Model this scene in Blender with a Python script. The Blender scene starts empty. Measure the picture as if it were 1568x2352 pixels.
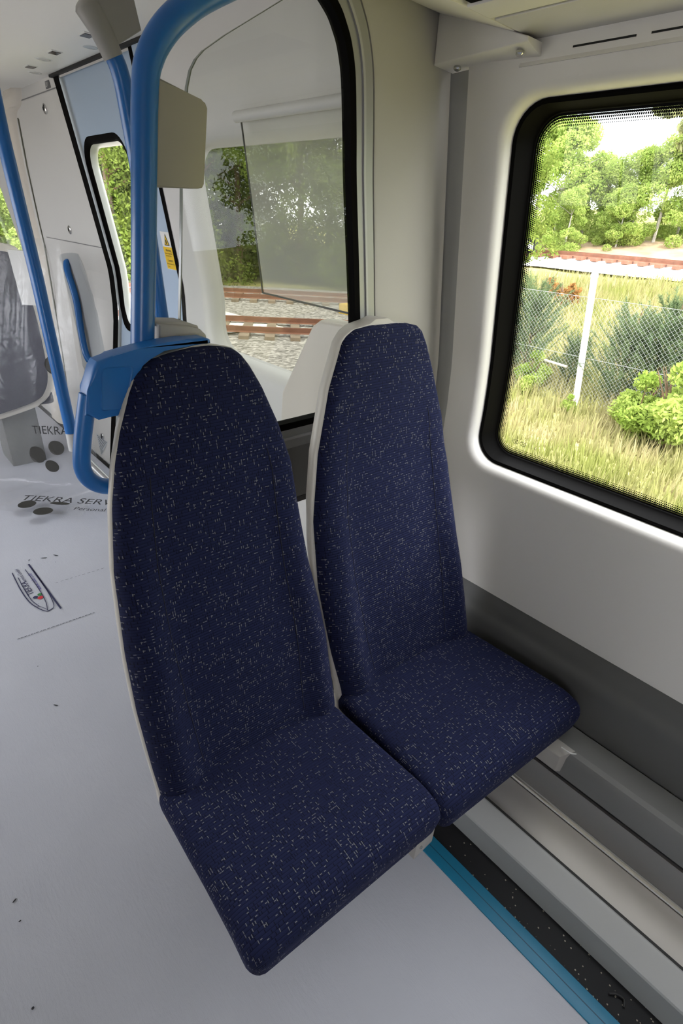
import bpy, bmesh, math, random
from mathutils import Vector, Matrix
random.seed(7)
S = bpy.context.scene
COL = S.collection

# ------------------------------------------------------------------ camera, sky, sun, exposure
def cam_axes(yaw, pitch, roll):
    fw = Vector((math.sin(yaw)*math.cos(pitch), math.cos(yaw)*math.cos(pitch), -math.sin(pitch)))
    r = Vector((math.cos(yaw), -math.sin(yaw), 0)); u = r.cross(fw)
    r2 = r*math.cos(roll) + u*math.sin(roll); u2 = u*math.cos(roll) - r*math.sin(roll)
    return r2, u2, fw
cd = bpy.data.cameras.new('camera'); cam = bpy.data.objects.new('camera', cd); COL.objects.link(cam)
r_, u_, f_ = cam_axes(math.radians(43.39094), math.radians(28.48309), math.radians(3.65419))
cam.matrix_world = Matrix(((r_.x, u_.x, -f_.x, 0), (r_.y, u_.y, -f_.y, 0), (r_.z, u_.z, -f_.z, 1.5), (0, 0, 0, 1)))
cd.sensor_fit = 'VERTICAL'; cd.sensor_height = 36.0; cd.lens = 1225.262/2352*36.0
cd.clip_start = 0.02; cd.clip_end = 600
S.camera = cam
W = bpy.data.worlds.new('world'); S.world = W; W.use_nodes = True
bg = W.node_tree.nodes['Background']; bg.inputs[0].default_value = (0.93, 0.945, 1.0, 1); bg.inputs[1].default_value = 7.8
sl = bpy.data.lights.new('sun', 'SUN'); sl.energy = 6.0; sl.angle = math.radians(1.0); sl.color = (1, .94, .82)
sun = bpy.data.objects.new('sun', sl); COL.objects.link(sun)
sun.rotation_euler = Vector((-.16, -.62, .77)).to_track_quat('Z', 'Y').to_euler()
S.view_settings.view_transform = 'Standard'; S.view_settings.look = 'None'
S.view_settings.exposure = 0.0; S.view_settings.gamma = 1.0; S.view_settings.use_curve_mapping = False
cy = S.cycles
cy.max_bounces = 9; cy.diffuse_bounces = 6; cy.glossy_bounces = 4; cy.transmission_bounces = 6; cy.transparent_max_bounces = 16
cy.caustics_reflective = False; cy.caustics_refractive = False; cy.sample_clamp_indirect = 5.0
cy.use_denoising = True

# ------------------------------------------------------------------ materials
MATS = {}
class NT:
    def __init__(s, name):
        s.m = bpy.data.materials.new(name); s.m.use_nodes = True; s.t = s.m.node_tree; s.t.nodes.clear()
    def n(s, typ, **kw):
        nd = s.t.nodes.new(typ)
        for k, v in kw.items():
            if k.startswith('i_'):
                k2 = k[2:]
                nd.inputs[int(k2) if k2.isdigit() else k2.replace('_', ' ')].default_value = v
            else: setattr(nd, k, v)
        return nd
    def l(s, a, b): s.t.links.new(a, b)
    def math(s, op, a, b=None):
        nd = s.n('ShaderNodeMath', operation=op)
        for i, v in enumerate((a, b)):
            if v is None: continue
            if isinstance(v, (int, float)): nd.inputs[i].default_value = v
            else: s.l(v, nd.inputs[i])
        return nd.outputs[0]
    def out(s, sh):
        o = s.n('ShaderNodeOutputMaterial'); s.l(sh, o.inputs[0]); return s.m
def hexc(r, g, b):
    f = lambda c: (c/255/12.92 if c/255 <= .04045 else ((c/255+.055)/1.055)**2.4)
    return (f(r), f(g), f(b), 1)
def mat(name, col, rough=.5, metal=0, bump=0, bscale=200, var=0, vscale=6, spec=.5, coat=0):
    if name in MATS: return MATS[name]
    k = NT(name); p = k.n('ShaderNodeBsdfPrincipled')
    p.inputs['Base Color'].default_value = col; p.inputs['Roughness'].default_value = rough
    p.inputs['Metallic'].default_value = metal; p.inputs['Specular IOR Level'].default_value = spec
    p.inputs['Coat Weight'].default_value = coat
    tc = k.n('ShaderNodeTexCoord')
    if var:
        nz = k.n('ShaderNodeTexNoise', i_Scale=vscale, i_Detail=4.0); k.l(tc.outputs['Object'], nz.inputs['Vector'])
        mr = k.n('ShaderNodeMapRange', i_1=.3, i_2=.7, i_3=1-var, i_4=1+var); k.l(nz.outputs[0], mr.inputs[0])
        hs = k.n('ShaderNodeHueSaturation'); hs.inputs['Color'].default_value = col; k.l(mr.outputs[0], hs.inputs['Value'])
        k.l(hs.outputs[0], p.inputs['Base Color'])
    if bump:
        nz = k.n('ShaderNodeTexNoise', i_Scale=bscale, i_Detail=3.0); k.l(tc.outputs['Object'], nz.inputs['Vector'])
        bp = k.n('ShaderNodeBump', i_Strength=bump, i_Distance=.002); k.l(nz.outputs[0], bp.inputs['Height'])
        k.l(bp.outputs[0], p.inputs['Normal'])
    MATS[name] = k.out(p.outputs[0]); return MATS[name]

WHITE = mat('white_panel_paint', (.70, .675, .635, 1), .5, bump=.03, bscale=500)
WHITE2 = mat('white_vestibule_paint', (.60, .592, .565, 1), .45, bump=.03, bscale=500)
CREAM = mat('cream_plastic', (.62, .575, .50, 1), .4)
CEIL = mat('ceiling_paint', (.80, .785, .735, 1), .35)
GREYP = mat('grey_partition_panel', (.15, .15, .145, 1), .45)
SKIRT = mat('grey_skirting', (.085, .085, .083, 1), .5, bump=.05, bscale=600)
DUCTG = mat('grey_duct_cover', (.165, .165, .16, 1), .5, bump=.05, bscale=600)
STEPW = mat('pale_grey_cable_cover', (.42, .425, .42, 1), .45)
KICK = mat('grey_kick_trim', (.26, .27, .27, 1), .5)
SHELL = mat('warm_grey_seat_shell', (.52, .49, .44, 1), .45, bump=.05, bscale=900)
BLUE = mat('blue_powder_coat', (.006, .115, .37, 1), .30, coat=.08)
BLUEH = mat('blue_moulded_plastic', (.010, .135, .42, 1), .35, bump=.04, bscale=900)
DOORB = mat('pale_blue_door_paint', (.37, .465, .58, 1), .4)
RUBBER = mat('black_rubber', (.0035, .0032, .003, 1), .6, spec=.02)
BLACK = mat('black_print', (.010, .010, .011, 1), .6)
NAVYINK = mat('navy_print', (.02, .022, .07, 1), .6)
VIOLET = mat('violet_print', (.06, .045, .25, 1), .6)
REDINK = mat('red_print', (.45, .02, .03, 1), .6)
GREENINK = mat('green_print', (.03, .18, .04, 1), .6)
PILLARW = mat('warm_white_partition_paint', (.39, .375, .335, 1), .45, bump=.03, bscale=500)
STEEL = mat('brushed_steel', (.53, .505, .485, 1), .34, metal=.6, var=.06, vscale=3)
ALU = mat('aluminium_channel', (.34, .34, .335, 1), .35, metal=.5)
SCREW = mat('bright_screw', (.6, .6, .6, 1), .2, metal=1)
BEIGE = mat('beige_display_housing', (.31, .285, .225, 1), .5, bump=.05, bscale=700)
BRACKET = mat('grey_bracket_plastic', (.28, .27, .25, 1), .5, bump=.05, bscale=800)
CLAMPG = mat('grey_clamp_plastic', (.38, .36, .33, 1), .5)
DARK = mat('dark_gap', (.008, .008, .008, 1), .8)
SEATBACK = mat('charcoal_seat_rear', (.022, .022, .045, 1), .8)
BLUEV = mat('turquoise_vinyl', (.006, .155, .27, 1), .45, bump=.1, bscale=300)
YELLOW = mat('yellow_sticker', (.72, .47, .01, 1), .5)
STICKW = mat('white_sticker', (.72, .72, .70, 1), .5)
SEAL_LIP = mat('pale_seal_lip', (.55, .53, .30, 1), .4)
RUST = mat('rusty_steel', (.20, .085, .05, 1), .7, var=.2, vscale=5)
WOODT = mat('weathered_sleeper', (.22, .17, .12, 1), .85, var=.25, vscale=3)
CONC = mat('pale_concrete', (.62, .60, .57, 1), .85, var=.1, vscale=10)
WIRE = mat('galvanised_wire', (.30, .31, .30, 1), .5, metal=.3)
BARK = mat('brown_bark', (.14, .085, .05, 1), .9, var=.3, vscale=8, bump=.3, bscale=20)
BIRCH = mat('pale_bark', (.40, .37, .32, 1), .85, var=.3, vscale=12)
TIMBER = mat('dry_timber', (.5, .45, .38, 1), .9)
YELLOWRAIL = mat('yellow_track_box', (.65, .42, .05, 1), .6)

def schlick(k, f0, normal=None):
    ge = k.n('ShaderNodeNewGeometry'); d = k.n('ShaderNodeVectorMath', operation='DOT_PRODUCT')
    k.l(ge.outputs['Incoming'], d.inputs[0]); k.l(normal or ge.outputs['Normal'], d.inputs[1])
    c = k.math('SUBTRACT', 1.0, k.math('MINIMUM', k.math('ABSOLUTE', d.outputs['Value']), 1.0))
    return k.math('ADD', f0, k.math('MULTIPLY', k.math('POWER', c, 5.0), 1-f0))
def vinyl():
    k = NT('black_speckled_vinyl'); p = k.n('ShaderNodeBsdfPrincipled', i_Roughness=.6); p.inputs['Specular IOR Level'].default_value = .2
    tc = k.n('ShaderNodeTexCoord'); v = k.n('ShaderNodeTexVoronoi', i_Scale=85.0); k.l(tc.outputs['Object'], v.inputs['Vector'])
    sep = k.n('ShaderNodeSeparateColor'); k.l(v.outputs['Color'], sep.inputs[0])
    a = k.math('LESS_THAN', v.outputs['Distance'], .16); b = k.math('GREATER_THAN', sep.outputs[0], .45)
    f = k.math('MULTIPLY', a, b)
    mx = k.n('ShaderNodeMix', data_type='RGBA'); mx.inputs[6].default_value = (.013, .013, .0145, 1); mx.inputs[7].default_value = (.30, .28, .22, 1)
    k.l(f, mx.inputs[0]); k.l(mx.outputs[2], p.inputs['Base Color']); return k.out(p.outputs[0])
VINYL = vinyl()

def fabric():
    k = NT('navy_ribbed_moquette'); p = k.n('ShaderNodeBsdfPrincipled', i_Roughness=.92)
    p.inputs['Specular IOR Level'].default_value = .15
    p.inputs['Sheen Weight'].default_value = .05; p.inputs['Sheen Roughness'].default_value = .4
    p.inputs['Sheen Tint'].default_value = (.35, .4, .8, 1)
    uv = k.n('ShaderNodeUVMap'); sp = k.n('ShaderNodeSeparateXYZ'); k.l(uv.outputs[0], sp.inputs[0])
    CU, CV = .0046, .0062
    u = k.math('DIVIDE', sp.outputs[0], CU); v = k.math('DIVIDE', sp.outputs[1], CV)
    fu = k.math('FRACT', u); fv = k.math('FRACT', v); iu = k.math('FLOOR', u); iv = k.math('FLOOR', v)
    cb = k.n('ShaderNodeCombineXYZ'); k.l(iu, cb.inputs[0]); k.l(iv, cb.inputs[1])
    wn = k.n('ShaderNodeTexWhiteNoise', noise_dimensions='2D'); k.l(cb.outputs[0], wn.inputs['Vector'])
    sc = k.n('ShaderNodeSeparateColor'); k.l(wn.outputs['Color'], sc.inputs[0])
    def band(x, c, h): return k.math('LESS_THAN', k.math('ABSOLUTE', k.math('SUBTRACT', x, c)), h)
    def mul(*a):
        r = a[0]
        for b in a[1:]: r = k.math('MULTIPLY', r, b)
        return r
    vert = mul(band(fu, .3, .13), band(fv, .5, .42), k.math('GREATER_THAN', sc.outputs[0], .905))
    horz = mul(band(fv, .62, .11), band(fu, .55, .42), k.math('GREATER_THAN', sc.outputs[1], .915))
    lite = k.math('MAXIMUM', vert, horz)
    dark = mul(band(fu, .7, .16), band(fv, .45, .42), k.math('GREATER_THAN', sc.outputs[2], .72))
    # soft colour variation yarn by yarn
    nz = k.n('ShaderNodeTexNoise', i_Scale=900.0, i_Detail=2.0); k.l(uv.outputs[0], nz.inputs['Vector'])
    base = k.n('ShaderNodeMix', data_type='RGBA'); base.inputs[6].default_value = (.0060, .0080, .026, 1); base.inputs[7].default_value = (.0140, .0180, .058, 1)
    k.l(nz.outputs[0], base.inputs[0])
    groove = k.math('LESS_THAN', fv, .14)
    m0 = k.n('ShaderNodeMix', data_type='RGBA'); m0.inputs[7].default_value = (.005, .005, .016, 1); k.l(k.math('MULTIPLY', groove, .7), m0.inputs[0]); k.l(base.outputs[2], m0.inputs[6])
    m1 = k.n('ShaderNodeMix', data_type='RGBA'); m1.inputs[7].default_value = (.003, .003, .008, 1); k.l(k.math('MULTIPLY', dark, .8), m1.inputs[0]); k.l(m0.outputs[2], m1.inputs[6])
    m2 = k.n('ShaderNodeMix', data_type='RGBA'); m2.inputs[7].default_value = (.175, .175, .175, 1); k.l(k.math('MULTIPLY', lite, .85), m2.inputs[0]); k.l(m1.outputs[2], m2.inputs[6])
    k.l(m2.outputs[2], p.inputs['Base Color'])
    h = k.math('SINE', k.math('MULTIPLY', fv, math.pi))
    bp = k.n('ShaderNodeBump', i_Strength=.55, i_Distance=.0012); k.l(h, bp.inputs['Height']); k.l(bp.outputs[0], p.inputs['Normal'])
    return k.out(p.outputs[0])
FABRIC = fabric()

def fleece():
    k = NT('pale_floor_fleece'); p = k.n('ShaderNodeBsdfPrincipled', i_Roughness=.8)
    p.inputs['Specular IOR Level'].default_value = .25
    tc = k.n('ShaderNodeTexCoord')
    n1 = k.n('ShaderNodeTexNoise', i_Scale=2.2, i_Detail=5.0); k.l(tc.outputs['Object'], n1.inputs['Vector'])
    mp = k.n('ShaderNodeMapping'); mp.inputs['Rotation'].default_value = (0, 0, .5); mp.inputs['Scale'].default_value = (1, .22, 1); k.l(tc.outputs['Object'], mp.inputs[0])
    n2 = k.n('ShaderNodeTexNoise', i_Scale=150.0, i_Detail=4.0, i_Roughness=.7); k.l(mp.outputs[0], n2.inputs['Vector'])
    n3 = k.n('ShaderNodeTexNoise', i_Scale=5.0, i_Detail=6.0, i_Roughness=.7, i_Distortion=1.2); k.l(tc.outputs['Object'], n3.inputs['Vector'])
    cr = k.n('ShaderNodeMix', data_type='RGBA'); cr.inputs[6].default_value = (.375, .385, .425, 1); cr.inputs[7].default_value = (.475, .485, .53, 1); k.l(n1.outputs[0], cr.inputs[0])
    vo = k.n('ShaderNodeTexVoronoi', i_Scale=11.0); k.l(tc.outputs['Object'], vo.inputs['Vector'])
    sc = k.n('ShaderNodeSeparateColor'); k.l(vo.outputs['Color'], sc.inputs[0])
    spk = k.math('MULTIPLY', k.math('LESS_THAN', vo.outputs['Distance'], .025), k.math('GREATER_THAN', sc.outputs[1], .5))
    dirt = k.n('ShaderNodeMix', data_type='RGBA'); dirt.inputs[7].default_value = (.08, .08, .08, 1)
    k.l(k.math('MULTIPLY', spk, .8), dirt.inputs[0]); k.l(cr.outputs[2], dirt.inputs[6]); k.l(dirt.outputs[2], p.inputs['Base Color'])
    hh = k.math('ADD', k.math('MULTIPLY', n2.outputs[0], .35), k.math('MULTIPLY', n3.outputs[0], 1.0))
    bp = k.n('ShaderNodeBump', i_Strength=.5, i_Distance=.004); k.l(hh, bp.inputs['Height']); k.l(bp.outputs[0], p.inputs['Normal'])
    return k.out(p.outputs[0])
FLEECE = fleece()

def glass_mat(name, tint=(1, 1, 1, 1), f0=.05, boost=1.0):
    k = NT(name); t = k.n('ShaderNodeBsdfTransparent'); t.inputs[0].default_value = tint
    g = k.n('ShaderNodeBsdfGlossy'); g.inputs[0].default_value = (1, 1, 1, 1); g.inputs['Roughness'].default_value = .0
    f = k.math('MULTIPLY', schlick(k, f0), boost)
    mx = k.n('ShaderNodeMixShader'); k.l(f, mx.inputs[0]); k.l(t.outputs[0], mx.inputs[1]); k.l(g.outputs[0], mx.inputs[2])
    return k.out(mx.outputs[0])
GLASS = glass_mat('clear_window_glass', (.97, .98, .96, 1), .05, .7)
SCREENGLASS = glass_mat('draught_screen_glass', (.92, .94, .91, 1), .025, .8)
TINTED = glass_mat('stand_in_tinted_glass', (.26, .26, .235, 1), .03, .5)
def edge_glass():
    return mat('green_glass_edge', (.16, .18, .15, 1), .2)
EDGEG = edge_glass()
def film(name, opacity, col, gl=.15, rough=.15, bump=0.):
    k = NT(name); t = k.n('ShaderNodeBsdfTransparent'); d = k.n('ShaderNodeBsdfDiffuse'); d.inputs[0].default_value = col
    tl = k.n('ShaderNodeBsdfTranslucent'); tl.inputs[0].default_value = col
    a = k.n('ShaderNodeMixShader', i_0=.5); k.l(d.outputs[0], a.inputs[1]); k.l(tl.outputs[0], a.inputs[2])
    m = k.n('ShaderNodeMixShader', i_0=opacity); k.l(t.outputs[0], m.inputs[1]); k.l(a.outputs[0], m.inputs[2])
    g = k.n('ShaderNodeBsdfGlossy'); g.inputs['Roughness'].default_value = rough
    nrm = None
    if bump:
        tc = k.n('ShaderNodeTexCoord'); nz = k.n('ShaderNodeTexNoise', i_Scale=9.0, i_Detail=5.0, i_Distortion=2.0); k.l(tc.outputs['Object'], nz.inputs['Vector'])
        bp = k.n('ShaderNodeBump', i_Strength=bump, i_Distance=.02); k.l(nz.outputs[0], bp.inputs['Height']); nrm = bp.outputs[0]
        for nd in (d, g): k.l(nrm, nd.inputs['Normal'])
    f = k.math('MINIMUM', k.math('MULTIPLY', schlick(k, .04, nrm), gl*10), .6)
    m2 = k.n('ShaderNodeMixShader'); k.l(f, m2.inputs[0]); k.l(m.outputs[0], m2.inputs[1]); k.l(g.outputs[0], m2.inputs[2])
    return k.out(m2.outputs[0])
PLASTIC = film('clear_plastic_film', .13, (.72, .73, .74, 1), .09, .2, .3)
ACRYLIC = film('hazy_acrylic', .34, (.80, .79, .75, 1), .03, .3)
def frit():
    k = NT('dotted_black_frit'); uv = k.n('ShaderNodeUVMap'); sp = k.n('ShaderNodeSeparateXYZ'); k.l(uv.outputs[0], sp.inputs[0])
    u = k.math('MULTIPLY', sp.outputs[0], 1/.0042); v = k.math('MULTIPLY', sp.outputs[1], 5.0)
    off = k.math('MULTIPLY', k.math('MODULO', k.math('FLOOR', v), 2.0), .5)
    fu = k.math('SUBTRACT', k.math('FRACT', k.math('ADD', u, off)), .5); fv = k.math('SUBTRACT', k.math('FRACT', v), .5)
    d = k.math('SQRT', k.math('ADD', k.math('MULTIPLY', fu, fu), k.math('MULTIPLY', fv, fv)))
    rad = k.math('SUBTRACT', .72, k.math('MULTIPLY', sp.outputs[1], .50))
    f = k.math('LESS_THAN', d, rad)
    t = k.n('ShaderNodeBsdfTransparent'); df = k.n('ShaderNodeBsdfDiffuse'); df.inputs[0].default_value = (.012, .012, .012, 1)
    m = k.n('ShaderNodeMixShader'); k.l(f, m.inputs[0]); k.l(t.outputs[0], m.inputs[1]); k.l(df.outputs[0], m.inputs[2])
    return k.out(m.outputs[0])
FRIT = frit()
def leafmat(name, c1, c2, trans=.4):
    k = NT(name); oi = k.n('ShaderNodeTexCoord'); nz = k.n('ShaderNodeTexNoise', i_Scale=1.3, i_Detail=3.0); k.l(oi.outputs['Object'], nz.inputs['Vector'])
    mr = k.n('ShaderNodeMapRange', i_1=.35, i_2=.65); k.l(nz.outputs[0], mr.inputs[0])
    mx = k.n('ShaderNodeMix', data_type='RGBA'); mx.inputs[6].default_value = c1; mx.inputs[7].default_value = c2; k.l(mr.outputs[0], mx.inputs[0])
    d = k.n('ShaderNodeBsdfDiffuse'); t = k.n('ShaderNodeBsdfTranslucent'); k.l(mx.outputs[2], d.inputs[0]); k.l(mx.outputs[2], t.inputs[0])
    s = k.n('ShaderNodeMixShader', i_0=trans); k.l(d.outputs[0], s.inputs[1]); k.l(t.outputs[0], s.inputs[2]); return k.out(s.outputs[0])
LEAF = leafmat('fresh_green_leaves', (.26, .37, .08, 1), (.42, .50, .15, 1))
LEAF2 = leafmat('olive_green_leaves', (.13, .19, .035, 1), (.22, .27, .06, 1))
NEEDLE = leafmat('pine_needles', (.20, .23, .10, 1), (.36, .36, .17, 1), .25)
NEEDLE2 = leafmat('young_pine_needles', (.10, .145, .07, 1), (.18, .23, .11, 1), .2)
BUSHL = leafmat('bright_bush_leaves', (.24, .34, .06, 1), (.42, .50, .14, 1))
def groundmat():
    k = NT('grassy_ground'); p = k.n('ShaderNodeBsdfDiffuse'); tc = k.n('ShaderNodeTexCoord')
    n1 = k.n('ShaderNodeTexNoise', i_Scale=.7, i_Detail=8.0, i_Roughness=.7); k.l(tc.outputs['Object'], n1.inputs['Vector'])
    n2 = k.n('ShaderNodeTexNoise', i_Scale=9.0, i_Detail=8.0, i_Roughness=.75); k.l(tc.outputs['Object'], n2.inputs['Vector'])
    a = k.math('ADD', k.math('MULTIPLY', n1.outputs[0], .6), k.math('MULTIPLY', n2.outputs[0], .4))
    r = k.n('ShaderNodeValToRGB'); e = r.color_ramp.elements
    e[0].position = .38; e[0].color = (.20, .21, .06, 1); e[1].position = .62; e[1].color = (.40, .33, .19, 1)
    m = e.new(.5); m.color = (.30, .29, .11, 1)
    k.l(a, r.inputs[0]); k.l(r.outputs[0], p.inputs[0]); return k.out(p.outputs[0])
GROUND = groundmat()
def gravelmat(name, c1, c2, sc):
    k = NT(name); p = k.n('ShaderNodeBsdfDiffuse'); tc = k.n('ShaderNodeTexCoord'); v = k.n('ShaderNodeTexVoronoi', i_Scale=sc); k.l(tc.outputs['Object'], v.inputs['Vector'])
    s = k.n('ShaderNodeSeparateColor'); k.l(v.outputs['Color'], s.inputs[0])
    mx = k.n('ShaderNodeMix', data_type='RGBA'); mx.inputs[6].default_value = c1; mx.inputs[7].default_value = c2; k.l(s.outputs[0], mx.inputs[0]); k.l(mx.outputs[2], p.inputs[0])
    bp = k.n('ShaderNodeBump', i_Strength=.8, i_Distance=.05); k.l(v.outputs['Distance'], bp.inputs['Height']); k.l(bp.outputs[0], p.inputs['Normal']); return k.out(p.outputs[0])
BALLAST = gravelmat('grey_ballast', (.16, .15, .135, 1), (.50, .47, .43, 1), 14.0)
CHALK = gravelmat('white_ballast', (.62, .60, .56, 1), (.85, .83, .80, 1), 9.0)
EARTH = mat('brown_bank_earth', (.34, .24, .15, 1), .95, var=.3, vscale=1.2)

# ------------------------------------------------------------------ builders
def link(name, me, m, parent=None, smooth=True):
    o = bpy.data.objects.new(name, me)
    if m is not None:
        me.materials.clear(); me.materials.append(m)
    COL.objects.link(o)
    if parent is not None: o.parent = parent
    if smooth:
        for p in me.polygons: p.use_smooth = True
    return o
def from_bm(name, bm, m, parent=None, smooth=False, angle=None, recalc=True):
    if recalc: bmesh.ops.recalc_face_normals(bm, faces=bm.faces)
    me = bpy.data.meshes.new(name); bm.to_mesh(me); bm.free()
    o = link(name, me, m, parent, smooth)
    if smooth and angle is not None:
        me.set_sharp_from_angle(angle=math.radians(angle))
    return o
def tag(o, label=None, cat=None, group=None, kind=None):
    if label: o['label'] = label
    if cat: o['category'] = cat
    if group: o['group'] = group
    if kind: o['kind'] = kind
    return o
def empty(name, loc=(0, 0, 0)):
    o = bpy.data.objects.new(name, None); o.location = loc; o.empty_display_size = .05; COL.objects.link(o); return o
def child(o, parent):
    """keep world placement while parenting to an unrotated empty"""
    o.parent = parent; o.matrix_parent_inverse = Matrix.Translation(-parent.location); return o
def lerp(tab, x):
    if x <= tab[0][0]: return tab[0][1]
    for (a, b), (c, d) in zip(tab, tab[1:]):
        if x <= c: return b + (d-b)*(x-a)/(c-a)
    return tab[-1][1]
def bm_box(bm, x0, x1, y0, y1, z0, z1, bevel=0, seg=2):
    vs = [bm.verts.new((x, y, z)) for x in (x0, x1) for y in (y0, y1) for z in (z0, z1)]
    F = [(0, 1, 3, 2), (4, 6, 7, 5), (0, 4, 5, 1), (2, 3, 7, 6), (0, 2, 6, 4), (1, 5, 7, 3)]
    fs = [bm.faces.new([vs[i] for i in f]) for f in F]
    if bevel:
        es = list({e for f in fs for e in f.edges})
        bmesh.ops.bevel(bm, geom=es, offset=bevel, segments=seg, affect='EDGES', profile=.6)
def box(name, b, m, parent=None, bevel=0, seg=2):
    bm = bmesh.new(); bm_box(bm, *b, bevel=bevel, seg=seg)
    return from_bm(name, bm, m, parent, smooth=bool(bevel), angle=40)
def catmull(pts, n=8):
    pts = [Vector(p) for p in pts]; out = []
    P = [pts[0]*2-pts[1]] + pts + [pts[-1]*2-pts[-2]]
    for i in range(1, len(P)-2):
        p0, p1, p2, p3 = P[i-1:i+3]
        for j in range(n):
            t = j/n
            out.append(.5*((2*p1)+(p2-p0)*t+(2*p0-5*p1+4*p2-p3)*t*t+(3*p1-p0-3*p2+p3)*t**3))
    out.append(pts[-1]); return out
def bm_tube(bm, path, rad, seg=20, cap=True):
    path = [Vector(p) for p in path]
    rr = rad if isinstance(rad, (list, tuple)) else [rad]*len(path)
    up = None; rings = []
    for i, p in enumerate(path):
        t = (path[min(i+1, len(path)-1)]-path[max(i-1, 0)]).normalized()
        if up is None:
            up = Vector((0, 0, 1)) if abs(t.z) < .9 else Vector((1, 0, 0))
        a = (up - t*up.dot(t)).normalized(); up = a; b = t.cross(a)
        rings.append([bm.verts.new(p + (a*math.cos(2*math.pi*j/seg)+b*math.sin(2*math.pi*j/seg))*rr[i]) for j in range(seg)])
    for A, B in zip(rings, rings[1:]):
        for j in range(seg): bm.faces.new((A[j], A[(j+1) % seg], B[(j+1) % seg], B[j]))
    if cap: bm.faces.new(rings[0]); bm.faces.new(rings[-1])
def tube(name, path, rad, m, parent=None, seg=20):
    bm = bmesh.new(); bm_tube(bm, path, rad, seg); return from_bm(name, bm, m, parent, smooth=True, angle=50)
def bm_loft(bm, rings, cap=True, closed=True):
    R = [[bm.verts.new(p) for p in r] for r in rings]
    n = len(R[0])
    for A, B in zip(R, R[1:]):
        for j in range(n if closed else n-1): bm.faces.new((A[j], A[(j+1) % n], B[(j+1) % n], B[j]))
    if cap: bm.faces.new(R[0]); bm.faces.new(R[-1])
    return R
def prism(name, pts, m, parent=None, bevel=0, seg=3, holes=None):
    """pts: list of (front, back) pairs of 3D points of an outline"""
    bm = bmesh.new()
    A = [bm.verts.new(a) for a, b in pts]; B = [bm.verts.new(b) for a, b in pts]
    n = len(pts); f1 = bm.faces.new(A); f2 = bm.faces.new(B[::-1])
    for i in range(n): bm.faces.new((A[i], B[i], B[(i+1) % n], A[(i+1) % n]))
    if bevel:
        bmesh.ops.bevel(bm, geom=list(f1.edges)+list(f2.edges), offset=bevel, segments=seg, affect='EDGES', profile=.5)
    return from_bm(name, bm, m, parent, smooth=bool(bevel), angle=35)
def xz_prism(name, poly, y0, y1, m, parent=None, bevel=0, seg=3):
    return prism(name, [((x, y0, z), (x, y1, z)) for x, z in poly], m, parent, bevel, seg)
def extrude_y(name, prof, y0, y1, m, parent=None, closed=True, n=1, smooth=True):
    bm = bmesh.new()
    rings = [[(x, y0+(y1-y0)*i/n, z) for x, z in prof] for i in range(n+1)]
    bm_loft(bm, rings, cap=closed, closed=closed)
    return from_bm(name, bm, m, parent, smooth=smooth, angle=30)
def rrect(x0, x1, y0, y1, r, k=6):
    out = []
    for cx, cy, a0 in ((x1-r, y1-r, 0), (x0+r, y1-r, 90), (x0+r, y0+r, 180), (x1-r, y0+r, 270)):
        for i in range(k+1):
            a = math.radians(a0+90*i/k); out.append((cx+r*math.cos(a), cy+r*math.sin(a)))
    return out
def disc_pts(c, ax, ay, r, n=20): return [Vector(c)+Vector(ax)*r*math.cos(2*math.pi*i/n)+Vector(ay)*r*math.sin(2*math.pi*i/n) for i in range(n)]
def stud(name, c, nrm, r, h, m, parent=None):
    c = Vector(c); nrm = Vector(nrm).normalized(); bm = bmesh.new()
    bm_tube(bm, [c, c+nrm*h*.6, c+nrm*h], [r, r, r*.7], 16)
    return from_bm(name, bm, m, parent, smooth=True, angle=40)
def text(name, s, origin, ax, ay, size, m, parent=None, lift=.0008, shear=0):
    cu = bpy.data.curves.new(name, 'FONT'); cu.body = s; cu.size = 1; cu.resolution_u = 3
    tmp = bpy.data.objects.new('tmp_text', cu); COL.objects.link(tmp)
    dg = bpy.context.evaluated_depsgraph_get(); dg.update()
    me = bpy.data.meshes.new_from_object(tmp.evaluated_get(dg)); bpy.data.objects.remove(tmp); bpy.data.curves.remove(cu)
    ax = Vector(ax).normalized(); ay = Vector(ay).normalized(); nn = ax.cross(ay).normalized(); o0 = Vector(origin)
    for v in me.vertices: v.co = o0 + ax*v.co.x*size + ay*v.co.y*size + nn*lift
    return link(name, me, m, parent, smooth=False)
def flat_poly(name, pts, m, parent=None):
    bm = bmesh.new(); bm.faces.new([bm.verts.new(p) for p in pts]); return from_bm(name, bm, m, parent, recalc=False)
def bm_ribbon(bm, pts, w, nrm):
    pts = [Vector(p) for p in pts]; nrm = Vector(nrm); L = []
    for i, p in enumerate(pts):
        t = (pts[min(i+1, len(pts)-1)]-pts[max(i-1, 0)]).normalized(); s = t.cross(nrm).normalized()
        L.append((bm.verts.new(p+s*w/2), bm.verts.new(p-s*w/2)))
    for a, b in zip(L, L[1:]): bm.faces.new((a[0], a[1], b[1], b[0]))

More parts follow.
